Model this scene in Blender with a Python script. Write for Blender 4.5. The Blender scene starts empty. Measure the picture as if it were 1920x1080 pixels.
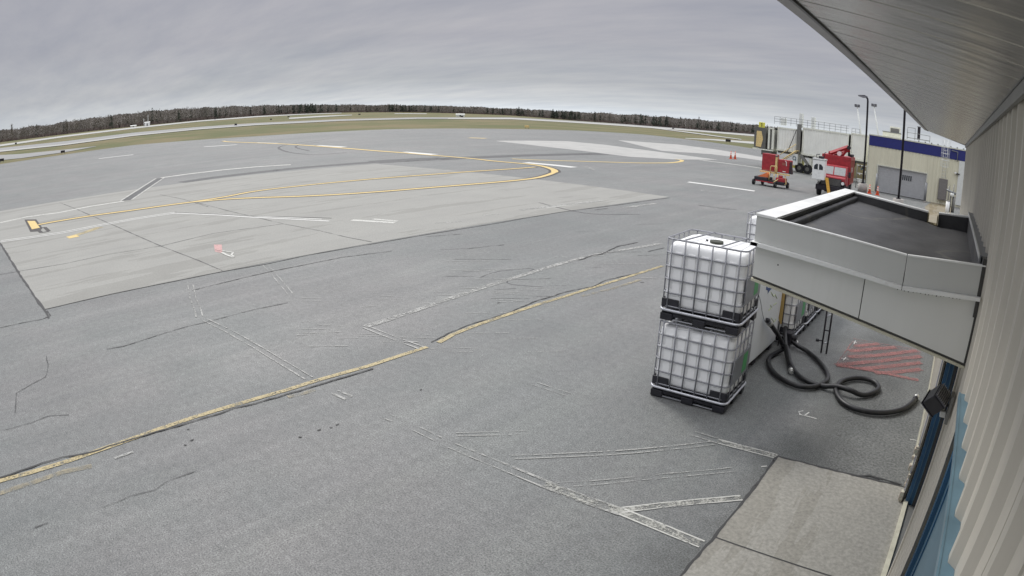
import bpy, bmesh, math, random
from mathutils import Matrix, Vector, noise
random.seed(11)
rad = math.radians
sc = bpy.context.scene
col = sc.collection

# ------------------------------------------------------------------ camera (wide security-camera lens)
H = 3.95
YAW, PITCH, ROLL = 0.6943390588, 0.2743774716, 0.0296013907
KF, K1, K2 = 1.22506206, 0.105089395, -0.0495122732
CO = (0.04377868207, -0.00010807610881, 2.84339159818e-05, -8.800703695564e-07)
CR = (Matrix.Rotation(YAW, 4, 'Z') @ Matrix.Rotation(math.pi/2 - PITCH, 4, 'X') @ Matrix.Rotation(ROLL, 4, 'Z'))
cd = bpy.data.cameras.new('camera')
cd.type = 'PANO'; cd.sensor_width = 36; cd.sensor_fit = 'HORIZONTAL'
cy = cd.cycles if (hasattr(cd, 'cycles') and hasattr(cd.cycles, 'panorama_type')) else cd
cy.panorama_type = 'FISHEYE_LENS_POLYNOMIAL'
cy.fisheye_fov = rad(170)
cy.fisheye_polynomial_k0 = 0
for i in range(4): setattr(cy, 'fisheye_polynomial_k%d' % (i+1), -CO[i])
cd.clip_start = 0.02; cd.clip_end = 6000
cam = bpy.data.objects.new('camera', cd); col.objects.link(cam); sc.camera = cam
cam.matrix_world = Matrix.Translation((0, 0, H)) @ CR

# layout calculator: the direction in which a point of the survey photograph lies
def ray(px, py):
    x = (px-960)/1000; y = -(py-540)/1000
    r = math.hypot(x, y)+1e-12; th = r/KF*(1+K1*r*r+K2*r**4); s = math.sin(th)/r
    return CR.to_3x3() @ Vector((x*s, y*s, -math.cos(th)))
def lerp_tab(tab, a):
    if a <= tab[0][0]: return tab[0][1]
    for (a0, v0), (a1, v1) in zip(tab, tab[1:]):
        if a <= a1: return v0+(v1-v0)*(a-a0)/(a1-a0)
    return tab[-1][1]
R0 = 152.0
BASE_EL = [(-87.07,.11),(-81.07,.075),(-77,.06),(-73.5,.03),(-69.5,.015),(-63,.0),(-55.8,-.09),(-48.7,-.251),(-40.2,-.462),(-34.4,-.70),(-28.5,-.74),(-22.5,-.66),(-18.1,-.504),(-10,-.4),(20,-.3)]
TOP_EL = [(-87,1.16),(-82,1.12),(-80.5,1.2),(-74.5,1.3),(-72,1.34),(-63,.98),(-52.5,.53),(-40.25,.18),(-34.4,.12),(-28.5,.22),(-22.5,.29),(-18.5,.37),(-10,.45)]
RT = [(-87,520),(-70,540),(-56,700),(-48,780),(-40,680),(-30,600),(-10,600)]
def az_of(x, y): return math.degrees(math.atan2(x, y))
def tz(x, y):
    r = math.hypot(x, y)
    if r <= R0: return 0.0
    a = az_of(x, y); R = lerp_tab(RT, a); zt = H+R*math.tan(rad(lerp_tab(BASE_EL, a)))
    return zt*(min(r, R)-R0)/(R-R0)
def at(px, py, dz=0.0):           # point of the ground
    d = ray(px, py); h = math.hypot(d.x, d.y); t = d.z/h
    r = -H/t if t < -1e-6 else 1e9
    if r > R0:
        a = az_of(d.x, d.y); R = lerp_tab(RT, a); zt = H+R*math.tan(rad(lerp_tab(BASE_EL, a)))
        k = zt/(R-R0)
        den = k-t
        r = (H+zt*R0/(R-R0))/den if den > 1e-5 else R
        r = max(R0, min(r, R))
    x, y = d.x/h*r, d.y/h*r
    return Vector((x, y, tz(x, y)+dz))
def on_y(px, py, Y): d = ray(px, py); t = Y/d.y; return Vector((d.x*t, Y, H+d.z*t))
def on_x(px, py, X): d = ray(px, py); t = X/d.x; return Vector((X, d.y*t, H+d.z*t))

# ------------------------------------------------------------------ materials
def new_mat(name):
    m = bpy.data.materials.new(name); m.use_nodes = True
    nt = m.node_tree; b = nt.nodes['Principled BSDF']
    return m, nt, b
def N(nt, t, **k):
    n = nt.nodes.new(t)
    for a, v in k.items():
        if a.startswith('i_'):
            key = a[2:]; key = int(key) if key.isdigit() else key.replace('_', ' ')
            n.inputs[key].default_value = v
        else: setattr(n, a, v)
    return n
def L(nt, a, b): nt.links.new(a, b)
def mixc(nt, fac, a, b, blend='MIX'):
    n = nt.nodes.new('ShaderNodeMix'); n.data_type = 'RGBA'; n.blend_type = blend
    for s, v in ((n.inputs[0], fac), (n.inputs[6], a), (n.inputs[7], b)):
        if hasattr(v, 'links'): nt.links.new(v, s)
        elif isinstance(v, (int, float)): s.default_value = v
        else: s.default_value = (*v[:3], 1)
    return n.outputs[2]
def ramp(nt, src, p0, p1, c0=(0,0,0,1), c1=(1,1,1,1)):
    r = nt.nodes.new('ShaderNodeValToRGB'); e = r.color_ramp.elements
    e[0].position = p0; e[1].position = p1; e[0].color = c0; e[1].color = c1
    nt.links.new(src, r.inputs[0]); return r.outputs[0]
def coords(nt, scale=(1,1,1), world=False, rot=(0,0,0)):
    mp = nt.nodes.new('ShaderNodeMapping'); mp.inputs['Scale'].default_value = scale; mp.inputs['Rotation'].default_value = rot
    if world:
        g = nt.nodes.new('ShaderNodeNewGeometry'); nt.links.new(g.outputs['Position'], mp.inputs[0])
    else:
        g = nt.nodes.new('ShaderNodeTexCoord'); nt.links.new(g.outputs['Object'], mp.inputs[0])
    return mp.outputs[0]
def noise_tex(nt, vec, scale, detail=4, rough=.55):
    n = nt.nodes.new('ShaderNodeTexNoise'); n.inputs['Scale'].default_value = scale
    n.inputs['Detail'].default_value = detail; n.inputs['Roughness'].default_value = rough
    nt.links.new(vec, n.inputs['Vector']); return n.outputs[0]
def bump(nt, b, src, strength=.3, dist=.01):
    n = nt.nodes.new('ShaderNodeBump'); n.inputs['Strength'].default_value = strength; n.inputs['Distance'].default_value = dist
    nt.links.new(src, n.inputs['Height']); nt.links.new(n.outputs[0], b.inputs['Normal'])
def simple(name, c, rough=.55, metal=0.0, var=.12, scale=6, dirt=None, bumpy=0, streak=False, spec=.5):
    m, nt, b = new_mat(name)
    v = coords(nt, (1, 1, .12) if streak else (1, 1, 1))
    n1 = noise_tex(nt, v, scale, 5)
    dark = tuple(x*(1-var) for x in c); lite = tuple(min(1, x*(1+var)) for x in c)
    o = mixc(nt, ramp(nt, n1, .3, .7), dark, lite)
    if dirt:
        n2 = noise_tex(nt, v, scale*.45, 6, .7)
        o = mixc(nt, ramp(nt, n2, .55, .75), o, dirt)
    L(nt, o, b.inputs['Base Color'])
    b.inputs['Roughness'].default_value = rough; b.inputs['Metallic'].default_value = metal
    b.inputs['Specular IOR Level'].default_value = spec
    if bumpy: bump(nt, b, n1, bumpy, .01)
    return m
def paint(name, c, cover=.5, scale=9, rough=.7, edge=.06):
    """worn road paint: real gaps let the pavement show"""
    m, nt, b = new_mat(name)
    v = coords(nt, world=True)
    n = noise_tex(nt, v, scale, 8, .75); n2 = noise_tex(nt, v, scale*.12, 3, .6)
    a = nt.nodes.new('ShaderNodeMath'); a.operation = 'MULTIPLY_ADD'; a.inputs[1].default_value = .35; L(nt, n2, a.inputs[0])
    s = nt.nodes.new('ShaderNodeMath'); s.operation = 'MULTIPLY'; s.inputs[1].default_value = .65; L(nt, n, s.inputs[0]); L(nt, s.outputs[0], a.inputs[2])
    f = ramp(nt, a.outputs[0], .5+(.5-cover)*.3-edge/2, .5+(.5-cover)*.3+edge/2)
    o = mixc(nt, ramp(nt, n, .35, .65), tuple(x*.82 for x in c), c)
    L(nt, o, b.inputs['Base Color']); L(nt, f, b.inputs['Alpha'])
    b.inputs['Roughness'].default_value = rough
    return m

def asphalt_mat():
    m, nt, b = new_mat('asphalt')
    v = coords(nt, world=True)
    fine = noise_tex(nt, v, 52, 3, .85)
    fine2 = noise_tex(nt, v, 9, 4, .7)
    mid = noise_tex(nt, v, .55, 6, .62)
    big = noise_tex(nt, v, .085, 4, .6)
    vs = coords(nt, (.9, .10, 1), world=True, rot=(0, 0, rad(38)))
    st = noise_tex(nt, vs, 1.3, 6, .65)
    # damp, darker newer asphalt beside the building
    sx = nt.nodes.new('ShaderNodeSeparateXYZ'); L(nt, v, sx.inputs[0])
    o = mixc(nt, ramp(nt, big, .35, .65), (.122,.129,.127), (.176,.178,.172))
    o = mixc(nt, ramp(nt, mid, .38, .68), o, mixc(nt, .55, o, (.10,.107,.104)))
    o = mixc(nt, ramp(nt, st, .5, .72), o, mixc(nt, .38, o, (.24,.24,.235)))
    o = mixc(nt, ramp(nt, st, .46, .30), o, mixc(nt, .2, o, (.10,.10,.104)))
    o2 = mixc(nt, ramp(nt, fine, .36, .64), (.16,.16,.16), (.86,.86,.86))
    o = mixc(nt, 1.0, o, o2, 'OVERLAY')
    o3 = mixc(nt, ramp(nt, fine2, .3, .7), (.37,.37,.37), (.63,.63,.63))
    o = mixc(nt, .9, o, o3, 'OVERLAY')
    ln = noise_tex(nt, coords(nt, (.8, .012, 1), world=True), 1.0, 5, .7)
    o = mixc(nt, ramp(nt, ln, .4, .6), mixc(nt, .30, o, (.12,.125,.128)), mixc(nt, .12, o, (.25,.25,.245)))
    oil = ramp(nt, noise_tex(nt, v, .42, 3, .5), .70, .78)
    o = mixc(nt, oil, o, mixc(nt, .35, o, (.08,.08,.08)))
    sp = ramp(nt, noise_tex(nt, v, 34, 2, .8), .66, .72)
    o = mixc(nt, sp, o, (.33,.33,.32))
    hue = noise_tex(nt, v, .23, 4, .6)
    o = mixc(nt, .5, o, mixc(nt, ramp(nt, hue, .4, .6), (.485,.505,.505), (.515,.497,.503)), 'OVERLAY')
    L(nt, o, b.inputs['Base Color']); b.inputs['Roughness'].default_value = .72
    bump(nt, b, fine, .3, .006)
    return m
def patch_mat():
    m, nt, b = new_mat('asphalt_patch')
    v = coords(nt, world=True)
    fine = noise_tex(nt, v, 26, 3, .75); mid = noise_tex(nt, v, .9, 6, .7)
    o = mixc(nt, ramp(nt, mid, .35, .65), (.105,.110,.108), (.138,.142,.139))
    o = mixc(nt, .8, o, mixc(nt, ramp(nt, fine, .36, .64), (.24,.24,.24), (.78,.78,.78)), 'OVERLAY')
    sx = nt.nodes.new('ShaderNodeSeparateXYZ'); L(nt, v, sx.inputs[0])
    # ragged feathered edge of the overlay
    ad = nt.nodes.new('ShaderNodeMath'); ad.operation = 'MULTIPLY_ADD'; ad.inputs[1].default_value = 1.6; L(nt, noise_tex(nt, v, .8, 5), ad.inputs[0]); L(nt, sx.outputs[0], ad.inputs[2])
    f = ramp(nt, ad.outputs[0], .0, 1.0)
    mr = nt.nodes.new('ShaderNodeMapRange'); mr.inputs[1].default_value = -1.1; mr.inputs[2].default_value = .5; L(nt, ad.outputs[0], mr.inputs[0])
    L(nt, mr.outputs[0], b.inputs['Alpha'])
    L(nt, o, b.inputs['Base Color']); b.inputs['Roughness'].default_value = .8
    bump(nt, b, fine, .5, .01)
    return m
def concrete_mat(name, c0, c1, stain, fine_amt=.6):
    m, nt, b = new_mat(name)
    v = coords(nt, world=True)
    fine = noise_tex(nt, v, 22, 4, .7); mid = noise_tex(nt, v, .5, 6, .6)
    vs = coords(nt, (.5, .07, 1), world=True, rot=(0, 0, rad(55)))
    st = noise_tex(nt, vs, 1.6, 6, .65)
    o = mixc(nt, ramp(nt, mid, .3, .7), c0, c1)
    o = mixc(nt, ramp(nt, st, .52, .70), o, mixc(nt, .45, o, stain))
    o = mixc(nt, ramp(nt, st, .45, .32), o, mixc(nt, .12, o, (.5,.5,.48)))
    o = mixc(nt, fine_amt, o, mixc(nt, ramp(nt, fine, .35, .65), (.4,.4,.4), (.6,.6,.6)), 'OVERLAY')
    L(nt, o, b.inputs['Base Color']); b.inputs['Roughness'].default_value = .85
    bump(nt, b, fine, .25, .006)
    return m
def grass_mat():
    m, nt, b = new_mat('field_grass')
    v = coords(nt, world=True)
    a = noise_tex(nt, v, .035, 6, .65); c = noise_tex(nt, v, .35, 5, .7)
    o = mixc(nt, ramp(nt, a, .44, .58), (.090,.096,.030), (.165,.130,.062))
    o = mixc(nt, ramp(nt, c, .35, .7), o, mixc(nt, .5, o, (.075,.082,.028)))
    L(nt, o, b.inputs['Base Color']); b.inputs['Roughness'].default_value = .95
    return m
def soffit_mat():
    m, nt, b = new_mat('soffit_metal')
    v = coords(nt)
    n = noise_tex(nt, v, 3, 4)
    o = mixc(nt, ramp(nt, n, .3, .7), (.42,.41,.385), (.50,.49,.46))
    L(nt, o, b.inputs['Base Color']); b.inputs['Metallic'].default_value = .75; b.inputs['Roughness'].default_value = .27
    vv = coords(nt, (.25, 1, 1))
    bump(nt, b, noise_tex(nt, vv, 7, 2), .55, .014)
    return m
def wall_mat():
    m, nt, b = new_mat('cream_metal')
    v = coords(nt, (1, 1, .08))
    n = noise_tex(nt, v, 6, 6, .65); n2 = noise_tex(nt, coords(nt), 1.1, 4)
    o = mixc(nt, ramp(nt, n, .3, .75), (.50,.475,.41), (.62,.585,.515))
    o = mixc(nt, ramp(nt, n2, .4, .7), o, mixc(nt, .35, o, (.42,.40,.355)))
    L(nt, o, b.inputs['Base Color']); b.inputs['Roughness'].default_value = .5
    return m

M = {}
M['asphalt'] = asphalt_mat(); M['patch'] = patch_mat(); M['grass'] = grass_mat()
M['slab'] = concrete_mat('ramp_concrete', (.208,.206,.192), (.238,.236,.219), (.172,.171,.163), .6)
M['walk'] = concrete_mat('walkway_concrete', (.222,.214,.188), (.242,.233,.206), (.205,.197,.173), .95)
M['gravel'] = concrete_mat('brown_gravel', (.13,.105,.06), (.20,.165,.10), (.10,.085,.05), .9)
M['taxi'] = concrete_mat('pale_taxiway', (.31,.31,.295), (.37,.37,.35), (.27,.27,.26), .2)
M['taxi_grey'] = concrete_mat('grey_taxiway', (.195,.198,.20), (.225,.225,.225), (.17,.17,.17), .2)
M['pale_asphalt'] = concrete_mat('pale_worn_asphalt', (.29,.29,.283), (.38,.375,.36), (.22,.22,.22), .3)
M['yellow'] = paint('yellow_line_paint', (.60,.45,.18), .95, 7)
M['yellow_worn'] = paint('worn_yellow_paint', (.40,.335,.19), .64, 26, edge=.12)
M['yellow_ghost'] = paint('ghost_yellow_paint', (.33,.29,.20), .42, 5, edge=.2)
M['black_paint'] = paint('black_outline_paint', (.035,.03,.03), .95, 7)
M['white'] = paint('white_line_paint', (.62,.62,.60), .92, 7)
M['white_worn'] = paint('worn_white_paint', (.50,.50,.47), .74, 14)
M['white_ghost'] = paint('ghost_white_paint', (.35,.35,.335), .54, 14, edge=.12)
M['white_fill'] = paint('eroded_white_paint', (.36,.36,.33), .5, 34, edge=.12)
M['red_paint'] = paint('red_hatch_paint', (.34,.14,.13), .60, 18, edge=.45)
M['red_haze'] = paint('faded_red_paint', (.25,.16,.155), .12, 16, edge=.5)
M['pink'] = paint('pink_paint', (.46,.27,.26), .72, 6)
M['crack'] = paint('crack_filler', (.035,.035,.036), .86, 4, edge=.1)
M['crack_soft'] = paint('thin_crack', (.06,.06,.062), .62, 5, edge=.15)
M['skid'] = paint('tyre_scrub', (.10,.10,.105), .55, 6, edge=.5)
M['tar'] = paint('dark_seal_coat', (.062,.064,.067), .98, 1.2, edge=.2)
M['wall'] = wall_mat(); M['soffit'] = soffit_mat()
M['trim_dark'] = simple('dark_trim', (.05,.05,.048), .4)
M['joint_grey'] = simple('grey_flashing', (.20,.20,.19), .45, .3)
M['fascia'] = simple('fascia_metal', (.27,.26,.255), .4, .4)
M['navy'] = simple('navy_door_paint', (.022,.085,.17), .4, var=.25, scale=3)
M['teal'] = simple('teal_door_paint', (.05,.11,.155), .4, var=.15, scale=2)
M['flash_blue'] = simple('blue_flashing', (.12,.21,.27), .35, .2, var=.15, scale=5)
M['cream_trim'] = simple('cream_trim', (.55,.53,.42), .5, dirt=(.3,.28,.22))
M['pale_trim'] = simple('pale_trim', (.5,.5,.55), .5, dirt=(.3,.28,.25))
M['rough_stone'] = simple('broken_masonry', (.33,.27,.22), .9, var=.4, scale=14, bumpy=.8)
M['canopy_grey'] = simple('canopy_grey_panel', (.60,.61,.595), .38, .1, var=.05, scale=2.2, dirt=(.52,.53,.51), streak=True)
M['canopy_skirt'] = simple('canopy_skirt_panel', (.73,.735,.71), .4, .02, var=.04, scale=2.2, dirt=(.62,.62,.585), streak=True)
M['canopy_white'] = simple('canopy_white_metal', (.82,.83,.82), .4, var=.05, scale=4, dirt=(.5,.5,.5))
def membrane_mat():
    m, nt, b = new_mat('black_membrane')
    v = coords(nt)
    n = noise_tex(nt, v, 2.2, 7, .72)
    o = mixc(nt, ramp(nt, n, .35, .7), (.045,.046,.050), (.085,.085,.087))
    w = N(nt, 'ShaderNodeTexWave', i_Scale=.35, i_Distortion=14.0, i_Detail=4.0); L(nt, v, w.inputs[0])
    o = mixc(nt, ramp(nt, w.outputs[1], .990, 1.0), o, (.10,.098,.09))
    L(nt, o, b.inputs['Base Color']); b.inputs['Roughness'].default_value = .55
    bump(nt, b, n, .35, .02)
    return m
M['membrane'] = membrane_mat()
M['bottle'] = simple('white_hdpe', (.90,.905,.91), .35, var=.03, scale=2, dirt=(.80,.81,.79)); M['bottle'].node_tree.nodes['Principled BSDF'].inputs['Subsurface Weight'].default_value = 0; M['bottle'].node_tree.nodes['Principled BSDF'].inputs['Subsurface Scale'].default_value = .06
M['galv'] = simple('galvanised_tube', (.27,.275,.30), .5, .3, var=.15, scale=20)
M['rim'] = simple('pallet_rim_steel', (.55,.56,.60), .35, .5, var=.12, scale=12)
M['black'] = simple('black_plastic', (.018,.018,.024), .45, var=.3)
M['rubber'] = simple('hose_rubber', (.009,.009,.011), .45, var=.5, scale=10, dirt=(.035,.034,.032), bumpy=.3)
M['steel'] = simple('coupling_steel', (.6,.6,.58), .3, .8)
M['label_grey'] = simple('grey_label_plate', (.22,.23,.25), .4, .3)
M['label_green'] = simple('green_sticker', (.06,.28,.10), .5)
M['cap_dark'] = simple('dark_green_cap', (.03,.035,.02), .5)
M['cap_lime'] = simple('lime_cap_face', (.35,.36,.05), .5)
M['box_white'] = simple('white_fibreglass', (.66,.69,.72), .4, var=.05, scale=2, dirt=(.52,.54,.54), streak=True)
M['blue_mark'] = simple('blue_mark', (.03,.07,.22), .5)
M['green_mark'] = simple('green_mark', (.38,.45,.22), .5)
M['wood'] = simple('tan_plywood', (.52,.36,.13), .6, var=.2, scale=4, streak=True)
M['pole_dark'] = simple('dark_bronze_pole', (.014,.012,.02), .5, .2)
M['concrete_base'] = simple('pole_base_concrete', (.34,.32,.30), .9, var=.15)
M['lamp_head'] = simple('lamp_head_grey', (.10,.10,.12), .5)
M['white_metal'] = simple('white_painted_metal', (.70,.72,.70), .45, var=.06)
M['far_cream'] = simple('terminal_cream_siding', (.68,.66,.52), .6, var=.08, scale=1.5, streak=True)
M['far_cream_light'] = simple('terminal_trim', (.62,.63,.55), .6)
M['band_blue'] = simple('blue_band', (.018,.025,.17), .5, var=.08)
M['shutter'] = simple('roller_door_grey', (.43,.44,.45), .5, .1, var=.06)
M['window_dark'] = simple('dark_glass', (.03,.035,.045), .15)
M['cabinet'] = simple('grey_cabinet', (.19,.18,.175), .5)
M['brick_tan'] = simple('tan_wall', (.25,.215,.125), .85, var=.12, scale=3)
M['red'] = simple('red_paint_metal', (.34,.025,.035), .4, var=.2, scale=5, dirt=(.22,.03,.03))
M['red_side'] = simple('faded_red_panel', (.33,.10,.075), .55, var=.15, scale=4, streak=True)
M['orange'] = simple('orange_plastic', (.75,.19,.06), .5)
M['orange_yellow'] = simple('orange_yellow_paint', (.72,.40,.06), .5, var=.2, scale=20)
M['tan_frame'] = simple('yellow_frame_paint', (.72,.55,.25), .5, var=.2, scale=10)
M['tyre'] = simple('tyre_rubber', (.012,.012,.015), .8)
M['chassis'] = simple('chassis_black', (.02,.018,.025), .6, var=.3)
M['glass_pale'] = simple('pale_windscreen', (.38,.42,.42), .12)
M['jet'] = simple('jet_bridge_panel', (.86,.87,.83), .5, var=.06, scale=1)
M['jet_frame'] = simple('jet_bridge_frame', (.74,.75,.67), .5)
M['jet_dark'] = simple('jet_bridge_dark', (.12,.12,.11), .6)
M['sign_yellow'] = simple('yellow_sign_face', (.75,.72,.12), .5)
M['rail'] = simple('grey_rail', (.22,.23,.24), .5, .3)
M['bark'] = simple('bare_wood', (.215,.195,.178), .9, var=.35, scale=.12)
M['bark2'] = simple('pale_bare_wood', (.275,.255,.24), .9, var=.3, scale=.1)
M['pine'] = simple('pine_needles', (.075,.085,.068), .9, var=.5, scale=.2)
M['brush'] = simple('brown_brush', (.17,.135,.125), .95, var=.3, scale=.15)
M['cone'] = simple('cone_orange', (.75,.13,.05), .5)
M['cone_white'] = simple('cone_white_band', (.75,.75,.72), .5)

# ------------------------------------------------------------------ mesh helpers
class MB:
    def __init__(s): s.bm = bmesh.new(); s.mats = []
    def mi(s, m):
        if m not in s.mats: s.mats.append(m)
        return s.mats.index(m)
    def _fin(s, geom, m, smooth=False):
        k = s.mi(m)
        for f in geom:
            f.material_index = k; f.smooth = smooth
    def box(s, x0, y0, z0, x1, y1, z1, m, bev=0, mat4=None, seg=2):
        r = bmesh.ops.create_cube(s.bm, size=1)
        vs = r['verts']
        bmesh.ops.scale(s.bm, vec=(abs(x1-x0), abs(y1-y0), abs(z1-z0)), verts=vs)
        bmesh.ops.translate(s.bm, vec=((x0+x1)/2, (y0+y1)/2, (z0+z1)/2), verts=vs)
        fs = set(f for v in vs for f in v.link_faces)
        if bev:
            es = list(set(e for v in vs for e in v.link_edges))
            rb = bmesh.ops.bevel(s.bm, geom=es, offset=bev, segments=seg, affect='EDGES', profile=.5)
            fs = set(rb['faces']) | set(f for f in fs if f.is_valid)
            vs = list(set(v for f in fs for v in f.verts))
        if mat4 is not None: bmesh.ops.transform(s.bm, matrix=mat4, verts=vs)
        s._fin(fs, m, bool(bev) and seg > 2)
        return s
    def poly(s, pts, m, flip=False):
        vs = [s.bm.verts.new(p) for p in pts]
        if flip: vs.reverse()
        f = s.bm.faces.new(vs); f.material_index = s.mi(m); return s
    def prism(s, pts, vec, m):
        """closed solid from a planar outline pushed along vec"""
        vec = Vector(vec); a = [s.bm.verts.new(p) for p in pts]; b = [s.bm.verts.new(Vector(p)+vec) for p in pts]
        n = len(pts); fs = [s.bm.faces.new(a), s.bm.faces.new(list(reversed(b)))]
        for i in range(n): fs.append(s.bm.faces.new((a[i], b[i], b[(i+1) % n], a[(i+1) % n])))
        k = s.mi(m)
        for f in fs: f.material_index = k
        bmesh.ops.recalc_face_normals(s.bm, faces=fs)
        return s
    def tube(s, pts, r, m, n=8, closed=False, r2=None):
        pts = [Vector(p) for p in pts]; k = s.mi(m); rings = []
        N_ = len(pts); prev = None
        for i, p in enumerate(pts):
            if closed: d = pts[(i+1) % N_]-pts[i-1]
            else: d = pts[min(i+1, N_-1)]-pts[max(i-1, 0)]
            d.normalize()
            if prev is None:
                u = d.cross(Vector((0, 0, 1)))
                if u.length < .1: u = d.cross(Vector((1, 0, 0)))
            else: u = prev-d*prev.dot(d)
            u.normalize(); prev = u; v = d.cross(u)
            rr = r if r2 is None else r+(r2-r)*i/(N_-1)
            rings.append([s.bm.verts.new(p+(u*math.cos(a)+v*math.sin(a))*rr) for a in [2*math.pi*j/n for j in range(n)]])
        R = list(zip(rings, rings[1:]))
        if closed: R.append((rings[-1], rings[0]))
        for A, B in R:
            for j in range(n):
                f = s.bm.faces.new((A[j], A[(j+1) % n], B[(j+1) % n], B[j])); f.material_index = k; f.smooth = n > 5
        if not closed:
            for A, fl in ((rings[0], True), (rings[-1], False)):
                f = s.bm.faces.new(list(reversed(A)) if fl else A); f.material_index = k
        return s
    def cyl(s, c, r, h, m, axis='Z', n=20, r2=None):
        c = Vector(c); d = {'X': Vector((1,0,0)), 'Y': Vector((0,1,0)), 'Z': Vector((0,0,1))}[axis]
        return s.tube([c-d*h/2, c+d*h/2], r, m, n, r2=r2)
    def build(s, name, parent=None, loc=None, rz=0):
        me = bpy.data.meshes.new(name); s.bm.to_mesh(me); s.bm.free()
        for m in s.mats: me.materials.append(m)
        o = bpy.data.objects.new(name, me); col.objects.link(o)
        if parent: o.parent = parent
        if loc is not None: o.location = loc; o.rotation_euler.z = rz
        return o
def tag(o, label=None, cat=None, group=None, kind=None):
    if label: o['label'] = label
    if cat: o['category'] = cat
    if group: o['group'] = group
    if kind: o['kind'] = kind
    return o
def thing(name, label, cat, loc=(0,0,0), rz=0, group=None):
    o = bpy.data.objects.new(name, None); col.objects.link(o); o.empty_display_size = .2
    o.location = loc; o.rotation_euler.z = rz
    return tag(o, label, cat, group)
def kids(o): return [c for c in bpy.data.objects if c.parent == o]
def copy_tree(o, parent=None):
    c = o.copy(); col.objects.link(c); c.parent = parent
    for ch in kids(o): copy_tree(ch, c)
    return c
def struct(mb, name):
    o = mb.build(name); o['kind'] = 'structure'; return o

# ------------------------------------------------------------------ ground and pavements
def build_ground():
    bm = bmesh.new(); rs = [0, 60, 120, R0] + [R0+(520-R0)*k/9 for k in range(1, 10)] + [560, 600, 640, 680, 720, 760, 800, 900, 1200, 1800, 3200]
    azs = []
    a = -180.0
    while a < 180: azs.append(a); a += .5 if -95 <= a < 5 else 3
    rows = []
    for r in rs[1:]:
        rows.append([bm.verts.new((math.sin(rad(a))*r, math.cos(rad(a))*r, tz(math.sin(rad(a))*r, math.cos(rad(a))*r)-.02)) for a in azs])
    c = bm.verts.new((0, 0, -.02)); n = len(azs)
    for j in range(n): bm.faces.new((c, rows[0][(j+1) % n], rows[0][j]))
    for A, B in zip(rows, rows[1:]):
        for j in range(n): bm.faces.new((A[j], A[(j+1) % n], B[(j+1) % n], B[j]))
    bmesh.ops.recalc_face_normals(bm, faces=bm.faces)
    me = bpy.data.meshes.new('ground'); bm.to_mesh(me); bm.free(); me.materials.append(M['grass'])
    o = bpy.data.objects.new('ground', me); col.objects.link(o); o['kind'] = 'structure'
    if me.polygons[0].normal.z < 0: me.flip_normals()
build_ground()

def tri_poly(name, pts, m, z):
    bm = bmesh.new(); vs = [bm.verts.new((p[0], p[1], z)) for p in pts]
    f = bm.faces.new(vs); bmesh.ops.triangulate(bm, faces=[f])
    for f in bm.faces:
        f.normal_update()
        if f.normal.z < 0: f.normal_flip()
    me = bpy.data.meshes.new(name); bm.to_mesh(me); bm.free(); me.materials.append(m)
    o = bpy.data.objects.new(name, me); col.objects.link(o); o['kind'] = 'structure'; return o
far_edge = [at(*p) for p in [(0,308),(120,290),(250,272),(480,255.5),(605,248),(730,242.5),(855,241),(955,242),(1085,245),(1210,252.5),(1335,267),(1415,279)]]
apron = [(6,-40,0), (-150,-40,0), (-146,-5,0)] + far_edge + [(-20,128,0), (6,130,0)]
tri_poly('apron', apron, M['asphalt'], 0.0)
tri_poly('concrete_ramp', [at(*p) for p in [(83,580),(1255,369.5),(705,307.5),(605,315.5),(475,327.5),(250,355.5),(0,396)]]+[Vector((-41.5,.45,0)), at(0,456), at(42,522)], M['slab'], .004)
tri_poly('asphalt_overlay', [(-3.3,-3),(-3.3,30),(.32,30),(.32,-3)], M['patch'], .003)
tri_poly('gravel_bed', [(-1.55,24),(-1.75,34),(-1.3,42),(-1.9,50),(-1.6,56.4),(.31,56.4),(.31,24)], M['gravel'], .009)
tri_poly('walkway', [(-1.54,-6),(-1.54,7.2),(.33,7.35),(.33,6.95),(1.4,6.95),(1.4,-6)], M['walk'], .009)

def resample(pts, step):
    out = [pts[0]]
    for a, b in zip(pts, pts[1:]):
        n = max(1, int((b-a).length/step))
        for k in range(1, n+1): out.append(a.lerp(b, k/n))
    return out
_sc = [0]
def stroke(mb, px, w, m, z=.008, jit=0.0, off=0.0, step=.35, smooth=False, world=False):
    _sc[0] = (_sc[0]+1) % 13; z += _sc[0]*.00018
    pts = [Vector(p) if world else at(*p) for p in px]
    for p in pts: p.z = 0
    if smooth: pts = catmull(pts, 8)
    L_ = sum((b-a).length for a, b in zip(pts, pts[1:]))
    pts = resample(pts, max(step, L_/400))
    A, B = [], []
    for i, p in enumerate(pts):
        d = (pts[min(i+1, len(pts)-1)]-pts[max(i-1, 0)])
        if d.length < 1e-9: d = Vector((1,0,0))
        d.normalize(); n = Vector((-d.y, d.x, 0))
        o = off + (random.uniform(-jit, jit)); ww = w/2*(1+(random.uniform(-.5, .5) if jit else 0))
        ww = w/2 if w > .09 else ww; A.append(mb.bm.verts.new(p+n*(o+ww)+Vector((0,0,z)))); B.append(mb.bm.verts.new(p+n*(o-ww)+Vector((0,0,z))))
    k = mb.mi(m)
    for i in range(len(pts)-1):
        f = mb.bm.faces.new((B[i], B[i+1], A[i+1], A[i])); f.material_index = k
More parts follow.
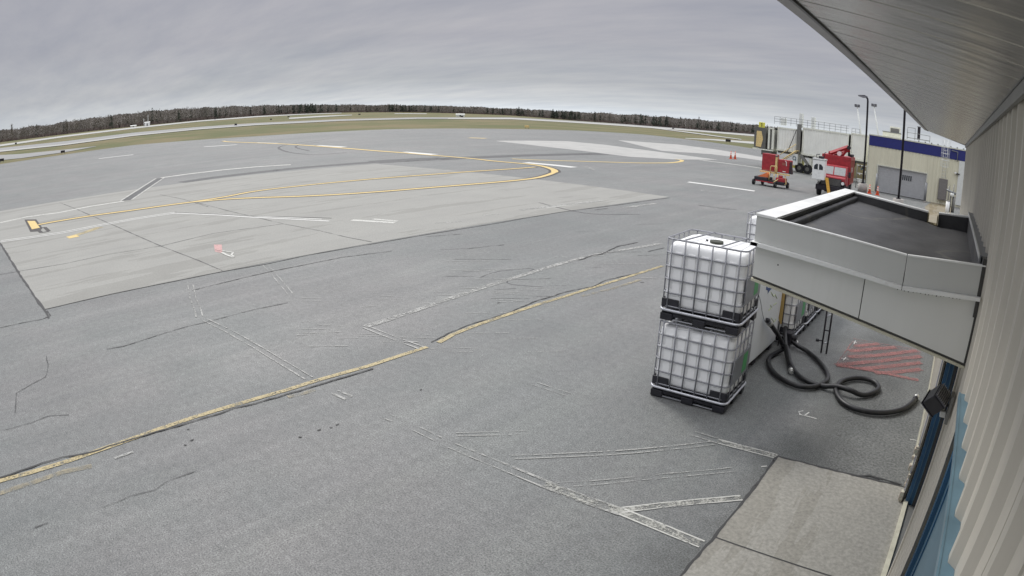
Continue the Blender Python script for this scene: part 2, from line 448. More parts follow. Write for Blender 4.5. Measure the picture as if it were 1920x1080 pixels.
def catmull(P, n, closed=False):
    out = []; N_ = len(P)
    rng = range(N_) if closed else range(N_-1)
    for i in rng:
        if closed: p0, p1, p2, p3 = P[i-1], P[i], P[(i+1) % N_], P[(i+2) % N_]
        else: p0, p1, p2, p3 = P[max(i-1,0)], P[i], P[i+1], P[min(i+2, N_-1)]
        for k in range(n):
            t = k/n
            out.append(.5*((2*p1)+(p2-p0)*t+(2*p0-5*p1+4*p2-p3)*t*t+(3*p1-p0-3*p2+p3)*t**3))
    if not closed: out.append(P[-1].copy())
    return out
def outline(mb, px, w, m=None, lw=.035, fill=None, **k):
    m = m or M['white_ghost']
    if fill: stroke(mb, px, w-lw, fill, z=.0075, **k)
    stroke(mb, px, lw, m, off=w/2, jit=.006, **k); stroke(mb, px, lw, m, off=-w/2, jit=.006, **k)

# yellow taxi lines with black borders
mb = MB()
main = [(72,421.5),(110,414.5),(170,405),(250,394),(310,385.5),(360,379)]
upper = [(360,379),(420,369.5),(480,358.5),(560,349),(640,341),(720,334),(800,328),(880,322),(950,317.5),(1003,313.5)]
lower = [(360,379),(420,374),(480,371),(560,368.5),(640,364.5),(720,359),(800,352.5),(880,346),(950,340),(1000,334.5),(1026,328.5),(1040,323),(1038,318.5),(1022,313),(1000,309),(965,305.5),(925,302),(890,298),(850,294.5),(800,290.5),(760,287),(700,282.5),(620,276),(540,270.5),(470,267.5),(430,266),(418,264.5)]
for ln, w in ((main, .34), (upper, .30), (lower[:12], .32), (lower[11:21], .46), (lower[20:], .60)):
    stroke(mb, ln, w+.34, M['black_paint'], z=.0075, smooth=True); stroke(mb, ln, w, M['yellow'], z=.011, smooth=True)
right = [(960,298),(1000,300),(1085,302.5),(1185,305.5),(1240,305.8),(1262,305),(1276,303),(1278,300.5),(1266,298.5)]
stroke(mb, right, .42, M['yellow'], z=.011, smooth=True)
stroke(mb, [(880,258.5),(911,259.6)], 1.2, M['yellow'])
def gpoly(mb, px, m, z): mb.poly([at(*q, z) for q in reversed(px)], m)
gpoly(mb, [(46,412),(68,411.5),(80,428),(74,434),(57,435)], M['black_paint'], .0095); gpoly(mb, [(51,414.6),(65.6,414.6),(75,427.5),(60,430.5)], M['yellow'], .0135)
for q in ([(71,431),(78,436.5)], [(78,436.5),(92,434)], [(92,434),(84,426.5)], [(84,426.5),(74,428)]): stroke(mb, q, .18, M['black_paint'], z=.0105)
stroke(mb, [(132,444),(150,439),(188,426)], .42, M['yellow_worn']); stroke(mb, [(127,446),(146,442)], .6, M['yellow'])
struct(mb, 'taxi_line_marking')
# near yellow line beside the long crack
mb = MB()
yl = [(-14,906),(60,886),(120,868),(215,835),(290,808),(367,782),(480,748),(540,731),(600,712),(690,687),(745,669),(800,651)]
yl2 = [(822,643),(850,627),(900,608),(960,588),(1010,571),(1060,556),(1100,543),(1150,528),(1242,499)]
stroke(mb, yl, .10, M['yellow_worn'], jit=.004, step=.25); stroke(mb, yl2, .105, M['yellow_worn'], jit=.004, step=.25)
stroke(mb, [(-14,930),(60,905),(120,885),(172,874)], .11, M['yellow_ghost'], jit=.01)
stroke(mb, [(215,860),(250,848)], .05, M['white_ghost'])
stroke(mb, [(540,745),(570,738),(590,732)], .09, M['yellow_ghost']); stroke(mb, [(1090,556),(1150,541),(1200,525)], .1, M['yellow_ghost'])
struct(mb, 'yellow_edge_line')
mb = MB()
stroke(mb, [(-14,905),(0,898),(40,883),(80,870),(120,858),(170,850),(205,838),(245,825),(290,812),(350,795),(400,780),(440,766),(480,757),(560,734),(610,719),(665,702),(700,692)], .030, M['crack'], z=.0115, jit=.012, step=.12)
stroke(mb, [(815,644),(845,628),(880,613),(960,588),(1010,566),(1045,556),(1065,549),(1120,538),(1140,527),(1200,513)], .028, M['crack'], z=.0115, jit=.012, step=.12, off=.07)
cr = M['crack_soft']
for ln, w in (([(87,668),(91,688),(86,707),(58,722),(31,738),(29,775)], .018), ([(0,808),(25,803),(60,793),(90,781),(130,778)], .018),
              ([(190,953),(225,940),(245,930),(290,920),(310,905),(345,892),(368,884)], .014), ([(65,989),(90,981)], .03),
              ([(0,615),(40,606),(80,599),(95,592),(88,583)], .035), ([(200,655),(230,650),(300,628),(350,613),(385,605),(440,590),(480,580),(540,568)], .028),
              ([(360,545),(420,530),(500,511),(560,499),(640,483),(735,471)], .035), ([(1085,488),(1110,480),(1130,476),(1158,462),(1185,457),(1196,455)], .05),
              ([(800,444),(865,439)], .035), ([(1215,472),(1245,465)], .035), ([(870,467),(945,459)], .03), ([(1310,385),(1360,392),(1380,393)], .05), ([(1115,394),(1140,391)], .05),
              ([(620,755),(622,757)], .012)):
    stroke(mb, ln, w, cr if w < .045 else M['crack'], z=.009, jit=w*.35, step=.12)
for q in [(350,806),(357,827),(345,835),(630,798),(618,803),(595,808),(560,820),(787,732),(1200,530),(932,569)]:
    stroke(mb, [q, (q[0]+random.uniform(4,9), q[1]+random.uniform(-3,1))], .022, M['crack'], z=.009, jit=.004)
stroke(mb, [(1590,890),(1600,894),(1630,893),(1690,910)], .03, M['crack'], z=.0115, jit=.01, step=.1)
stroke(mb, [(-1.545,-5,0),(-1.545,7.2,0),(.3,7.36,0)], .035, M['crack'], z=.0115, jit=.008, step=.1, world=True)
struct(mb, 'pavement_cracks')
mb = MB()   # joints of the concrete ramp and walkway
for ln in ([(112,380),(140,391),(205,419),(252,440),(300,461),(373,489),(417,508)], [(300,365),(345,374),(390,388)], [(370,380),(430,396),(532,420),(600,433),(650,445),(697,454)], [(0,515),(120,495),(200,478),(300,462),(400,438),(532,420)]):
    stroke(mb, ln, .045, M['crack_soft'], z=.0078, jit=.004)
stroke(mb, [(-41,.5,0)]+[tuple(at(*q)) for q in [(0,455),(42,522),(83,581),(92,597)]], .07, M['crack'], z=.0085, jit=.01, world=True)
stroke(mb, [(83,581),(212,551),(345,524),(420,509),(502,495),(582,478),(702,457),(800,440),(921,420.5),(1050,398),(1155,385),(1255,371)], .045, M['crack'], z=.0085, jit=.008)
stroke(mb, [(-1.53,5.16,0),(1.3,5.18,0)], .018, M['crack'], z=.0115, world=True)
stroke(mb, [(-1.53,1.8,0),(1.3,1.8,0)], .018, M['crack'], z=.0115, world=True)
struct(mb, 'slab_joints')
mb = MB()
stroke(mb, [(340,342),(400,333),(480,323.5),(560,315),(700,304.3)], 1.3, M['tar'], z=.0045, jit=.05)
stroke(mb, [(700,304),(760,300.5),(835,297)], 2.6, M['tar'], z=.0045, jit=.1); stroke(mb, [(830,298),(900,295),(960,292.5),(1060,289.5),(1130,288.5)], 1.8, M['tar'], z=.0045, jit=.1)
stroke(mb, [(236,376),(268,356),(302,334)], .62, M['tar'], z=.0065)
for a, w in (([(610,262),(560,268),(528,274),(524,279),(545,286),(590,290),(650,286)], .35), ([(600,266),(562,272),(556,277),(580,283)], .3), ([(900,520),(940,508),(1000,505),(950,530),(1020,538)], .04), ([(1010,380),(1100,400),(1200,402)], .12)):
    stroke(mb, a, w, M['skid'], z=.005, smooth=True, jit=.02)
struct(mb, 'seal_coat_strips')
mb = MB(); W_, WW, WG, WF = M['white'], M['white_worn'], M['white_ghost'], M['white_fill']
stroke(mb, [(0,418),(50,407),(110,399),(170,387),(232,377.5)], .36, WW); stroke(mb, [(302,333.5),(360,325.5),(420,318.5),(480,313),(545,309)], .6, WW)
stroke(mb, [(236,376),(266,356),(300,334)], .1, WW, off=.34, z=.0095); stroke(mb, [(236,376),(266,356),(300,334)], .1, WW, off=-.34, z=.0095)
for off in (-.17, .17):
    stroke(mb, [(0,453),(60,445),(120,436),(180,424),(250,411),(328,399)], .11, W_, off=off)
stroke(mb, [(328,399),(420,403),(480,407),(600,412.5)], .10, W_, off=.13); stroke(mb, [(328,399),(420,403),(480,407),(620,414)], .12, W_, off=-.12); stroke(mb, [(328,398),(420,402),(480,405.5),(622,409.5)], .05, M['crack'], z=.0105)
stroke(mb, [(660,413),(740,418)], .26, WW); stroke(mb, [(700,411),(745,415)], .18, WW)
for a in ([(185,297.5),(250,290)], [(383,275.3),(444,271.3)], [(478,267.5),(516,269)], [(593,273),(645,276)], [(755,285.3),(815,290)], [(700,280)], ):
    if len(a) > 1: stroke(mb, a, 1.0, W_)
stroke(mb, [(1290,341.5),(1415,358.5)], .62, W_); stroke(mb, [(985,305),(1035,309.5),(1077,314)], .9, W_)
stroke(mb, [(1312,300),(1370,307.5),(1430,316)], .7, WW); stroke(mb, [(1430,316),(1520,327)], .42, WW)
stroke(mb, [(1090,311.5),(1105,314.5),(1115,320)], .2, WG)
stroke(mb, [(975,394),(1050,385),(1130,376.5)], .26, WG); stroke(mb, [(1025,390),(1120,377.5)], .08, WW)
stroke(mb, [(1170,390),(1230,381.5)], .26, WG); stroke(mb, [(815,419),(870,415)], .12, WG); stroke(mb, [(905,404),(935,402)], .1, WG)
stroke(mb, [(1313,357),(1332,359)], .3, WG)
outline(mb, [(685,613),(770,586),(850,558),(905,540),(965,521),(1060,492),(1120,477),(1240,457)], .13, fill=WG)
outline(mb, [(685,613),(735,633),(790,653)], .12)
outline(mb, [(357,535),(362,560),(370,578),(374,594)], .14, lw=.028); outline(mb, [(385,600),(430,622),(480,650),(525,677),(580,710)], .13, fill=None, lw=.03)
outline(mb, [(497,497),(520,522),(545,552)], .12, lw=.03); outline(mb, [(628,735),(655,747)], .13)
outline(mb, [(725,781),(742,788)], .13, lw=.018); outline(mb, [(781,804),(822,824)], .12, lw=.018)
outline(mb, [(847,836),(920,866),(1022,908),(1090,935),(1165,960)], .13, m=WG, lw=.026, fill=None)
outline(mb, [(1022,908),(1090,935),(1165,960)], .13, m=WG, lw=.018, fill=M['white_fill'])
outline(mb, [(1165,960),(1240,990),(1316,1021)], .125, m=WW, lw=.02, fill=WF)
outline(mb, [(1163,957),(1240,948),(1310,941),(1390,934)], .095, m=WW, lw=.016, fill=WF)
outline(mb, [(1022,910),(1110,906),(1220,895),(1375,881)], .09, m=WG, lw=.018)
outline(mb, [(960,858),(1060,854),(1185,847),(1280,838),(1340,831)], .085, m=WG, lw=.018)
outline(mb, [(1300,813),(1350,829)], .12, m=WG, lw=.018); outline(mb, [(1345,828),(1400,842),(1457,857)], .11, m=WW, lw=.022, fill=WF)
outline(mb, [(855,815),(990,811)], .08, m=WG, lw=.016); outline(mb, [(1003,720),(1068,741)], .1, m=WG, lw=.016)
stroke(mb, [(1500,778),(1520,783),(1531,786)], .02, W_); stroke(mb, [(1500,779),(1498,772)], .02, W_); stroke(mb, [(1508,780),(1517,774)], .02, W_); stroke(mb, [(1498,773),(1506,771)], .016, W_)
stroke(mb, [(1706,825),(1722,827)], .015, W_)
stroke(mb, [(1427,876),(1438,875)], .02, WW)
for a, b in (([(1598,642),(1607,644)], [(1604,640),(1601,646)]), ([(1577,673),(1591,675)], [(1586,671),(1581,677)])):
    stroke(mb, a, .018, W_, z=.014); stroke(mb, b, .018, W_, z=.014)
stroke(mb, [(416,474),(424,478),(437,483.5)], .09, WW, z=.014); stroke(mb, [(417,471),(430,473)], .07, WW, z=.014); stroke(mb, [(430,473),(437,474),(434,479),(439,482)], .07, WW, z=.014)
struct(mb, 'white_line_marking')
mb = MB()
mb.poly([at(*q, .008) for q in [(401,459),(416,459),(417,475),(403,472)]], M['pink'])
struct(mb, 'pink_patch_marking')
mb = MB()
for a, w in (([(1603,650),(1648,645)], .13), ([(1592,659),(1680,652)], .15), ([(1590,670),(1640,668),(1720,658)], .15), ([(1615,681),(1665,676),(1727,669)], .15),
             ([(1567,686),(1615,681)], .16), ([(1615,693),(1665,688),(1727,681)], .15), ([(1640,700),(1680,699),(1727,693)], .15), ([(1568,686),(1620,693),(1660,701),(1722,714)], .13),
             ([(1568,683),(1600,640)], .02), ([(1600,636),(1727,658)], .025)):
    stroke(mb, a, w, M['red_paint'], z=.0125, jit=.012, step=.08)
mb.poly([at(*q, .0122) for q in [(1567,688),(1725,702),(1727,660),(1606,640)]], M['red_haze'])
struct(mb, 'red_hatch_marking')
# faint scraping scars on the asphalt
mb = MB()
for _ in range(46):
    x = random.uniform(500, 1000); y = random.uniform(535, 665); l = random.uniform(20, 90)
    stroke(mb, [(x, y), (x+l, y+random.uniform(-2, 1.5))], random.uniform(.012, .025), M['white_ghost'], z=.007, jit=.003)
for _ in range(26):
    x = random.uniform(800, 1230); y = random.uniform(410, 560); l = random.uniform(20, 110)
    stroke(mb, [(x, y), (x+l, y+random.uniform(-3, 1.5))], random.uniform(.015, .03), random.choice([M['white_ghost'], M['crack_soft']]), z=.007, jit=.003)
struct(mb, 'scrape_marks')
# pale worn lanes and far taxiways
def band(mb, lo, hi, m, dz):
    n = 60
    def samp(P, t):
        x = P[0][0]+(P[-1][0]-P[0][0])*t
        for (x0, y0), (x1, y1) in zip(P, P[1:]):
            if x <= x1: return x, y0+(y1-y0)*(x-x0)/(x1-x0)
        return P[-1]
    A = [mb.bm.verts.new(at(*samp(lo, k/n), dz)) for k in range(n+1)]; B = [mb.bm.verts.new(at(*samp(hi, k/n), dz)) for k in range(n+1)]
    k_ = mb.mi(m)
    for k in range(n):
        f = mb.bm.faces.new((A[k], A[k+1], B[k+1], B[k])); f.material_index = k_
mb = MB()
band(mb, [(932,265),(1080,281.5),(1180,294),(1262,299),(1345,299.8)], [(932,264),(1000,263.8),(1065,265),(1130,271),(1210,281.5),(1345,299.5)], M['pale_asphalt'], .0065)
band(mb, [(1160,263.5),(1240,283),(1330,289),(1400,297),(1438,303)], [(1160,263),(1200,266),(1270,271),(1340,280),(1438,296)], M['pale_asphalt'], .0065)
struct(mb, 'worn_lane')
mb = MB()
band(mb, [(-20,287),(120,272.5),(250,255),(370,243),(480,235),(640,227),(780,223.5),(960,223.5),(1085,230.5),(1185,237),(1300,245.5),(1440,257)],
         [(-20,280),(120,265.5),(250,249),(370,238.5),(480,231),(640,224),(780,220.5),(960,220.5),(1085,227.5),(1185,234),(1300,242.5),(1440,254)], M['taxi_grey'], .10)
band(mb, [(-20,287.5),(120,273),(250,255.5),(370,243.5),(480,235.3),(640,227.3),(780,223.7)], [(-20,285),(120,270.8),(250,253.7),(370,242),(480,234),(640,226.4),(780,223)], M['taxi'], .14)
band(mb, [(840,223.8),(960,224.2),(1085,231.3),(1185,238),(1300,246.4),(1440,258)], [(840,222),(960,222),(1085,229),(1185,235.6),(1300,244),(1440,255.5)], M['taxi'], .14)
band(mb, [(0,275),(120,257.5),(250,241.5),(370,228.5),(480,220),(560,215.5),(640,212.6)], [(0,271.5),(120,254.5),(250,238.8),(370,226.3),(480,217.8),(560,214),(640,211.8)], M['taxi'], .12)
band(mb, [(542,223.5),(600,220),(660,216.5)], [(542,221),(600,217.5),(660,215.5)], M['taxi'], .12)
band(mb, [(740,213.8),(800,214.2)], [(740,212.8),(800,213)], M['taxi'], .12)
struct(mb, 'runway')
mb = MB()
band(mb, [(-20,303),(40,297),(120,286),(180,275)], [(-20,292),(40,289),(120,281),(180,274.5)], M['taxi_grey'], .06)
band(mb, [(1285,260),(1340,263.5),(1430,271.5)], [(1285,259),(1340,261),(1430,267)], M['taxi'], .03)
band(mb, [(1185,235.8),(1300,251),(1390,263)], [(1185,235.3),(1300,249),(1390,261.8)], M['taxi'], .16)
struct(mb, 'taxiway')

# ------------------------------------------------------------------ far woods
def far_woods():
    bm = bmesh.new(); ms = [M['bark'], M['pine'], M['brush'], M['bark2']]
    def tri(p, q, r, k):
        f = bm.faces.new((bm.verts.new(p), bm.verts.new(q), bm.verts.new(r))); f.material_index = k
    az = -93.0
    while az < -8:
        R = lerp_tab(RT, az); step = math.degrees(1.5/R)
        for row in range(3):
            a = az+random.uniform(-1, 1)*step*1.5; r = R+4+row*9+random.uniform(-3, 3)
            base = Vector((math.sin(rad(a))*r, math.cos(rad(a))*r, 0))
            base.z = tz(base.x*.98, base.y*.98)
            Ht = r*(math.tan(rad(lerp_tab(TOP_EL, a)))-math.tan(rad(lerp_tab(BASE_EL, a))))
            h = Ht*random.uniform(.90, 1.04)*(1+.05*math.sin(a*1.7)+.03*math.sin(a*9.3))
            clump = noise.noise(Vector((a*.35, row*.2, 3)))
            pine = random.random() < ((.62 if clump > .16 else .13)*(1 if a > -62 else .25))
            tx = Vector((math.cos(rad(a)), -math.sin(rad(a)), 0)); dv = Vector((math.sin(rad(a)), math.cos(rad(a)), 0))
            if pine:
                for k in range(34):
                    t = random.random()**1.3; w = (1-t)**.6*h*.22+.25
                    c = base+Vector((0,0,h*(.12+.88*t)*1.03)); ang = random.uniform(0, 6.28)
                    d = tx*math.cos(ang)+dv*math.sin(ang)
                    tri(c, c+d*w*random.uniform(.7,1.2)+Vector((0,0,-.3)), c+d*w*.6+Vector((0,0,-random.uniform(.6,1.6))), 1)
                    tri(c+Vector((0,0,.3)), c+d*w*.9+tx*.4, c-d*w*.3+Vector((0,0,-.9)), 1)
            else:
                k_ = 3 if random.random() < .22 else 0
                tri(base-tx*.14, base+tx*.14, base+Vector((0,0,h*.75)), k_)
                for k in range(20):
                    z0 = h*random.uniform(.2, .85); c = base+Vector((0,0,z0)); ang = random.uniform(0, 6.28)
                    d = (tx*math.cos(ang)+dv*math.sin(ang))*random.uniform(.8, 2.4)+Vector((0,0,random.uniform(.6, 2.4)))
                    e = c+d
                    if e.z-base.z > h: e.z = base.z+h
                    tri(c-tx*.12, c+tx*.16, e, k_)
                    tri(e-d*.45-tx*.1, e-d*.3+tx*.16, e+Vector((random.uniform(-.7,.7), random.uniform(-.7,.7), random.uniform(0,.7))), k_)
            for k in range(3):
                c = base+tx*random.uniform(-1.2, 1.2)-dv*1.0
                hh = Ht*random.uniform(.12, .3)
                tri(c-tx*.9, c+tx*.9, c+Vector((0,0,hh)), 2)
        az += step
    # understory that closes the view between the trunks
    prevs = None; az = -94.0
    while az < -7:
        R = lerp_tab(RT, az)+34; p = Vector((math.sin(rad(az))*R, math.cos(rad(az))*R, 0)); p.z = tz(p.x*.95, p.y*.95)-1
        Ht = R*(math.tan(rad(lerp_tab(TOP_EL, az)))-math.tan(rad(lerp_tab(BASE_EL, az))))
        q = p+Vector((0,0,1+Ht*(random.uniform(.88, .97)+.05*math.sin(az*2.3))))
        a_, b_ = bm.verts.new(p), bm.verts.new(q)
        if prevs: f = bm.faces.new((prevs[0], a_, b_, prevs[1])); f.material_index = 0
        prevs = (a_, b_); az += .12
    me = bpy.data.meshes.new('woods'); bm.to_mesh(me); bm.free()
    for m in ms: me.materials.append(m)
    o = bpy.data.objects.new('woods', me); col.objects.link(o)
    tag(o, 'far band of bare grey trees and dark evergreens along the horizon', 'woods', kind='stuff')
far_woods()

def lone_tree(px, top_py, kind, label, wid):
    d = ray(px, top_py); a = az_of(d.x, d.y); R = lerp_tab(RT, a)-4
    x, y = math.sin(rad(a))*R, math.cos(rad(a))*R; z = tz(x, y)
    h = H+R*d.z/math.hypot(d.x, d.y)-z
    t = thing('pine_tree' if kind == 'pine' else 'bare_tree', label, 'tree', (x, y, z-.1), 0, 'trees standing above the far woods')
    mb = MB(); mb.tube([(0,0,0), (0,0,h*.9)], .3, M['bark'], 6, r2=.06); mb.build('trunk', t)
    mb = MB(); rnd = random.Random(int(px))
    for k in range(170):
        u = rnd.random(); ang = rnd.uniform(0, 6.28)
        if kind == 'pine':
            w = wid*(1-u)**.7*rnd.uniform(.5, 1.1)+.2; zc = h*(.25+.75*u)
            c = Vector((0,0,zc)); e = Vector((math.cos(ang)*w, math.sin(ang)*w, zc-rnd.uniform(.1,.7))); s = Vector((-math.sin(ang), math.cos(ang), 0))*w*.35
            mb.poly([c, e+s, e-s], M['pine'])
        else:
            zc = h*rnd.uniform(.35, .85); w = wid*rnd.uniform(.3, 1)
            c = Vector((0,0,zc)); e = Vector((math.cos(ang)*w, math.sin(ang)*w, min(h, zc+rnd.uniform(.5, 2.5)))); s = Vector((-math.sin(ang), math.cos(ang), .3))*.14
            mb.poly([c-s, c+s, e], M['bark'])
    mb.build('crown', t)
lone_tree(126, 226, 'bare', 'round bare tree rising above the woods near the left edge of the photo', 3)
lone_tree(22, 230, 'bare', 'bare tree at the far left end of the woods', 2.5)
lone_tree(973, 199, 'pine', 'broad dark pine above the woods at the middle of the horizon', 3)
lone_tree(1037, 203, 'pine', 'dark rounded pine standing above grey bare woods right of the middle pine', 2.8)
lone_tree(1115, 208, 'pine', 'pointed dark pine where the treeline begins to slope down', 2.2)
lone_tree(1250, 215, 'pine', 'small dark pine between the sloping woods and the jet bridge', 2.4)
lone_tree(1311, 216.5, 'bare', 'tall thin bare tree poking up left of the yellow gate sign', 1.6)

# ------------------------------------------------------------------ near terminal building
XW = .30
bld = thing('terminal_building', 'cream ribbed metal terminal wall at right with deep metal soffit and blue doors', 'building', (XW, 3.5, 0))
def rel(mb, name): # children built in world coordinates under an unrotated empty
    o = mb.build(name, bld); o.location = -Vector(bld.location); return o
PER = .268
def prof(y):
    """distance the sheet stands out from the wall plane (towards the apron)"""
    t = ((y-1.60)/PER) % 1.0
    if t < .10: return .026*t/.10
    if t < .26: return .026
    if t < .36: return .026*(1-(t-.26)/.10)
    if .60 < t < .66: return .006
    return 0
def sheet(mb, y0, y1, z0, z1, m):
    ys = set([y0, y1]); k = math.floor((y0-1.6)/PER)-1
    while 1.6+k*PER < y1+PER:
        for t in (0, .10, .26, .36, .595, .605, .655, .665):
            y = 1.6+(k+t)*PER
            if y0 < y < y1: ys.add(round(y, 5))
        k += 1
    ys = sorted(ys); kk = mb.mi(m)
    A = [mb.bm.verts.new((XW-prof(y), y, z0)) for y in ys]; B = [mb.bm.verts.new((XW-prof(y), y, z1)) for y in ys]
    for i in range(len(ys)-1):
        f = mb.bm.faces.new((A[i+1], A[i], B[i], B[i+1])); f.material_index = kk
ZT = 4.265
N0, N1, NZ = -.6, 3.0, 2.85      # near doorway
F0, F1, FZ = 3.97, 7.0, 2.80     # far doorway
mb = MB()
for a, b, c, d in ((-6, N0, 0, ZT), (N0, N1, NZ, ZT), (N1, F0, 0, ZT), (F0, F1, FZ, ZT), (F1, 13.3, 0, ZT)): sheet(mb, a, b, c, d, M['wall'])
# solid body behind the sheet, with the recesses left open
mb.box(1.4, -6, 0, 9, 13.3, ZT, M['wall'])
for a, b, c, d in ((-6, N0, 0, ZT-.01), (N0, N1, NZ+.002, ZT-.01), (N1, F0, 0, ZT-.01), (F0, F1, FZ+.002, ZT-.01), (F1, 13.29, 0, ZT-.01)): mb.box(XW+.012, a+.002, c, 1.398, b-.002, d, M['wall'])
# fastener screws
rnd = random.Random(5)
for k in range(-18, 42):
    for z in (3.05, 3.75):
        y = 1.6+(k+.48)*PER
        if y < 13: mb.box(XW-.005, y-.006, z-.006, XW+.002, y+.006, z+.006, M['trim_dark'])
rel(mb, 'wall')
# doors (recessed)
mb = MB()
mb.box(XW-.004, N1-.07, 0, XW+.10, N1-.001, NZ, M['navy']); mb.box(XW+.02, N0+.01, .02, XW+.06, N1-.07, NZ-.02, M['teal'])
mb.box(XW+.012, N1-.22, .02, XW+.02, N1-.20, NZ-.02, M['navy']); mb.box(XW+.012, .9, .02, XW+.02, .94, NZ-.02, M['navy'])
d1 = rel(mb, 'door'); d1['label'] = 'teal blue doorway panel under the stepped blue flashing'
def ledge(mb, y0, y1, z, xo, m, lip=.03, xw=XW):
    # flat cap whose back edge is cut to the ribs of the wall sheet
    ys = sorted(set([y0, y1]+[1.6+(k+t)*PER for k in range(-30, 30) for t in (0, .1, .26, .36) if y0 < 1.6+(k+t)*PER < y1]))
    mb.prism([(xo, y0, z), (xo, y1, z)]+[(xw-prof(y)-.001, y, z) for y in reversed(ys)], (0, 0, .006), m)
    mb.box(xo-.008, y0, z-lip, xo, y1, z+.010, m)
mb = MB(); ledge(mb, -6, N1+.05, NZ+.026, XW-.05, M['flash_blue'], .018)
hf = rel(mb, 'head_flashing')
mb = MB()
mb.box(XW+.012, F1-.05, .02, .80, F1-.003, FZ-.003, M['navy'])
for x in (XW+.055, XW+.105): mb.box(x, F1-.062, .02, x+.006, F1-.05, FZ-.003, M['flash_blue'])
mb.box(XW+.115, F1-.075, .02, XW+.15, F1-.062, FZ-.003, M['trim_dark'])
mb.box(.80, F0+.01, .02, .84, F1-.003, FZ-.003, M['navy'])
d2 = rel(mb, 'door'); d2['label'] = 'navy blue door recess below the entrance canopy'
mb = MB()
mb.box(XW-.005, F0, .009, XW+.05, F1, .055, M['cream_trim']); mb.box(XW+.052, F0, .009, .80, F1-.06, .02, M['joint_grey'])
rel(mb, 'door_sill')
mb = MB()
mb.box(XW-.035, F1, .0, XW-.028, 13.3, .32, M['cream_trim']); mb.box(XW-.05, F1+.004, 0, XW-.035, F1+.07, 2.9, M['pale_trim'])
mb.box(XW-.034, N1+.004, 0, XW-.003, F0-.004, .30, M['cream_trim'])
mb.box(XW-.036, F0-.10, 0, XW-.004, F0-.002, 3.2, M['wall']); 

for k in range(26):   # crumbling masonry beside the jamb
    y = F1-.02+rnd.uniform(0, .12); z = rnd.uniform(0, 1); z = z*z*.75
    s = rnd.uniform(.02, .05); mb.box(XW-.05-rnd.uniform(0,.04), y-s, z, XW-.03, y+s, z+s*1.6, M['rough_stone'], bev=.008)
rel(mb, 'wall_trim')
# soffit: pans that run from the wall to the eave
mb = MB(); y = -6.0; XO = -.645; ZO = 4.44
kk = mb.mi(M['soffit']); W0 = .30
def sz(x): return 4.262+(4.425-4.262)*(XW-x)/(XW+.60)
j = 0
while y < 13.38:
    y1 = min(y+W0, 13.4)
    drop = 0
    for a, b, d0, d1_ in ((y, y+.006, 0, .008), (y+.006, y+.014, .008, .008), (y+.014, y+.020, .008, 0), (y+.020, y1, 0, 0)):
        vs = [mb.bm.verts.new(p) for p in ((XW+.02, a, sz(XW+.02)+d0), (-.575, a, sz(-.575)+d0), (-.575, b, sz(-.575)+d1_), (XW+.02, b, sz(XW+.02)+d1_))]
        f = mb.bm.faces.new(vs); f.material_index = kk
    y = y1; j += 1
rel(mb, 'soffit')
mb = MB()
mb.prism([(-.588, -6, sz(-.58)-.010), (-.576, -6, sz(-.58)-.010), (-.576, -6, sz(-.58)+.03), (-.588, -6, sz(-.58)+.03)], (0, 19.4, 0), M['trim_dark'])
mb.prism([(-.655, -6, ZO-.014), (-.5885, -6, ZO-.016), (-.5885, -6, ZO+.30), (-.655, -6, ZO+.30)], (0, 19.42, 0), M['fascia'])
mb.prism([(-.62, 13.40, ZO-.01), (XW, 13.40, 4.25), (XW, 13.40, 4.55), (-.62, 13.40, ZO+.30)], (0, .02, 0), M['fascia'])
rel(mb, 'fascia')
mb = MB()
mb.prism([(-.615, -6, ZO+.2), (9, -6, ZO+.2), (9, -6, ZO+.31), (-.615, -6, ZO+.31)], (0, 19.39, 0), M['joint_grey'])
rel(mb, 'roof')
mb = MB()
mb.prism([(XW-.05, -6, 4.215), (XW-.03, -6, 4.215), (XW-.03, -6, 4.262), (XW-.05, -6, 4.266)], (0, 19.3, 0), M['joint_grey'])
mb.prism([(XW-.055, -6, 4.266), (XW-.03, -6, 4.266), (XW-.03, -6, 4.285), (XW-.055, -6, 4.285)], (0, 19.3, 0), M['trim_dark'])
rel(mb, 'eave_trim')

# ------------------------------------------------------------------ entrance canopy
can = thing('entrance_canopy', 'boxy grey entrance canopy with flat black roof projecting from the cream wall', 'canopy', (-.42, 5.0, 2.9))
def crel(mb, name): o = mb.build(name, can); o.location = -Vector(can.location); return o
CX0, CX1, CY0, CY1, XV = -1.135, XW-.028, 3.51, 6.52, -.20
ztop = lambda x: 3.395+(.065 if x < XV else .07)*abs(x-XV)
zled = lambda x: 3.235+(.077 if x < XV else .071)*abs(x-XV)
zbot = lambda x: 2.88+.155*(XW-x)
mb = MB()
for a, b in ((CX0, XV-.0025), (XV+.0025, CX1)):     # front fascia in two lengths, meeting at the valley
    mb.prism([(a, CY0, zled(a)), (b, CY0, zled(b)), (b, CY0, ztop(b)), (a, CY0, ztop(a))], (0, .03, 0), M['canopy_grey'])
fp = crel(mb, 'fascia_panel')
mb = MB()
mb.prism([(CX0, CY0+.032, zled(CX0)), (CX0, CY1, zled(CX0)), (CX0, CY1, ztop(CX0)-.004), (CX0, CY0+.032, ztop(CX0)-.004)], (.03, 0, 0), M['canopy_grey'])
for a, b in ((CX0+.032, XV), (XV, -.205+.0), (-.085, CX1)):
    if b-a > .05: mb.prism([(a, CY1, zled(a)), (b, CY1, zled(b)), (b, CY1, ztop(b)-.004), (a, CY1, ztop(a)-.004)], (0, -.03, 0), M['canopy_grey'])
crel(mb, 'fascia_panel')
mb = MB()
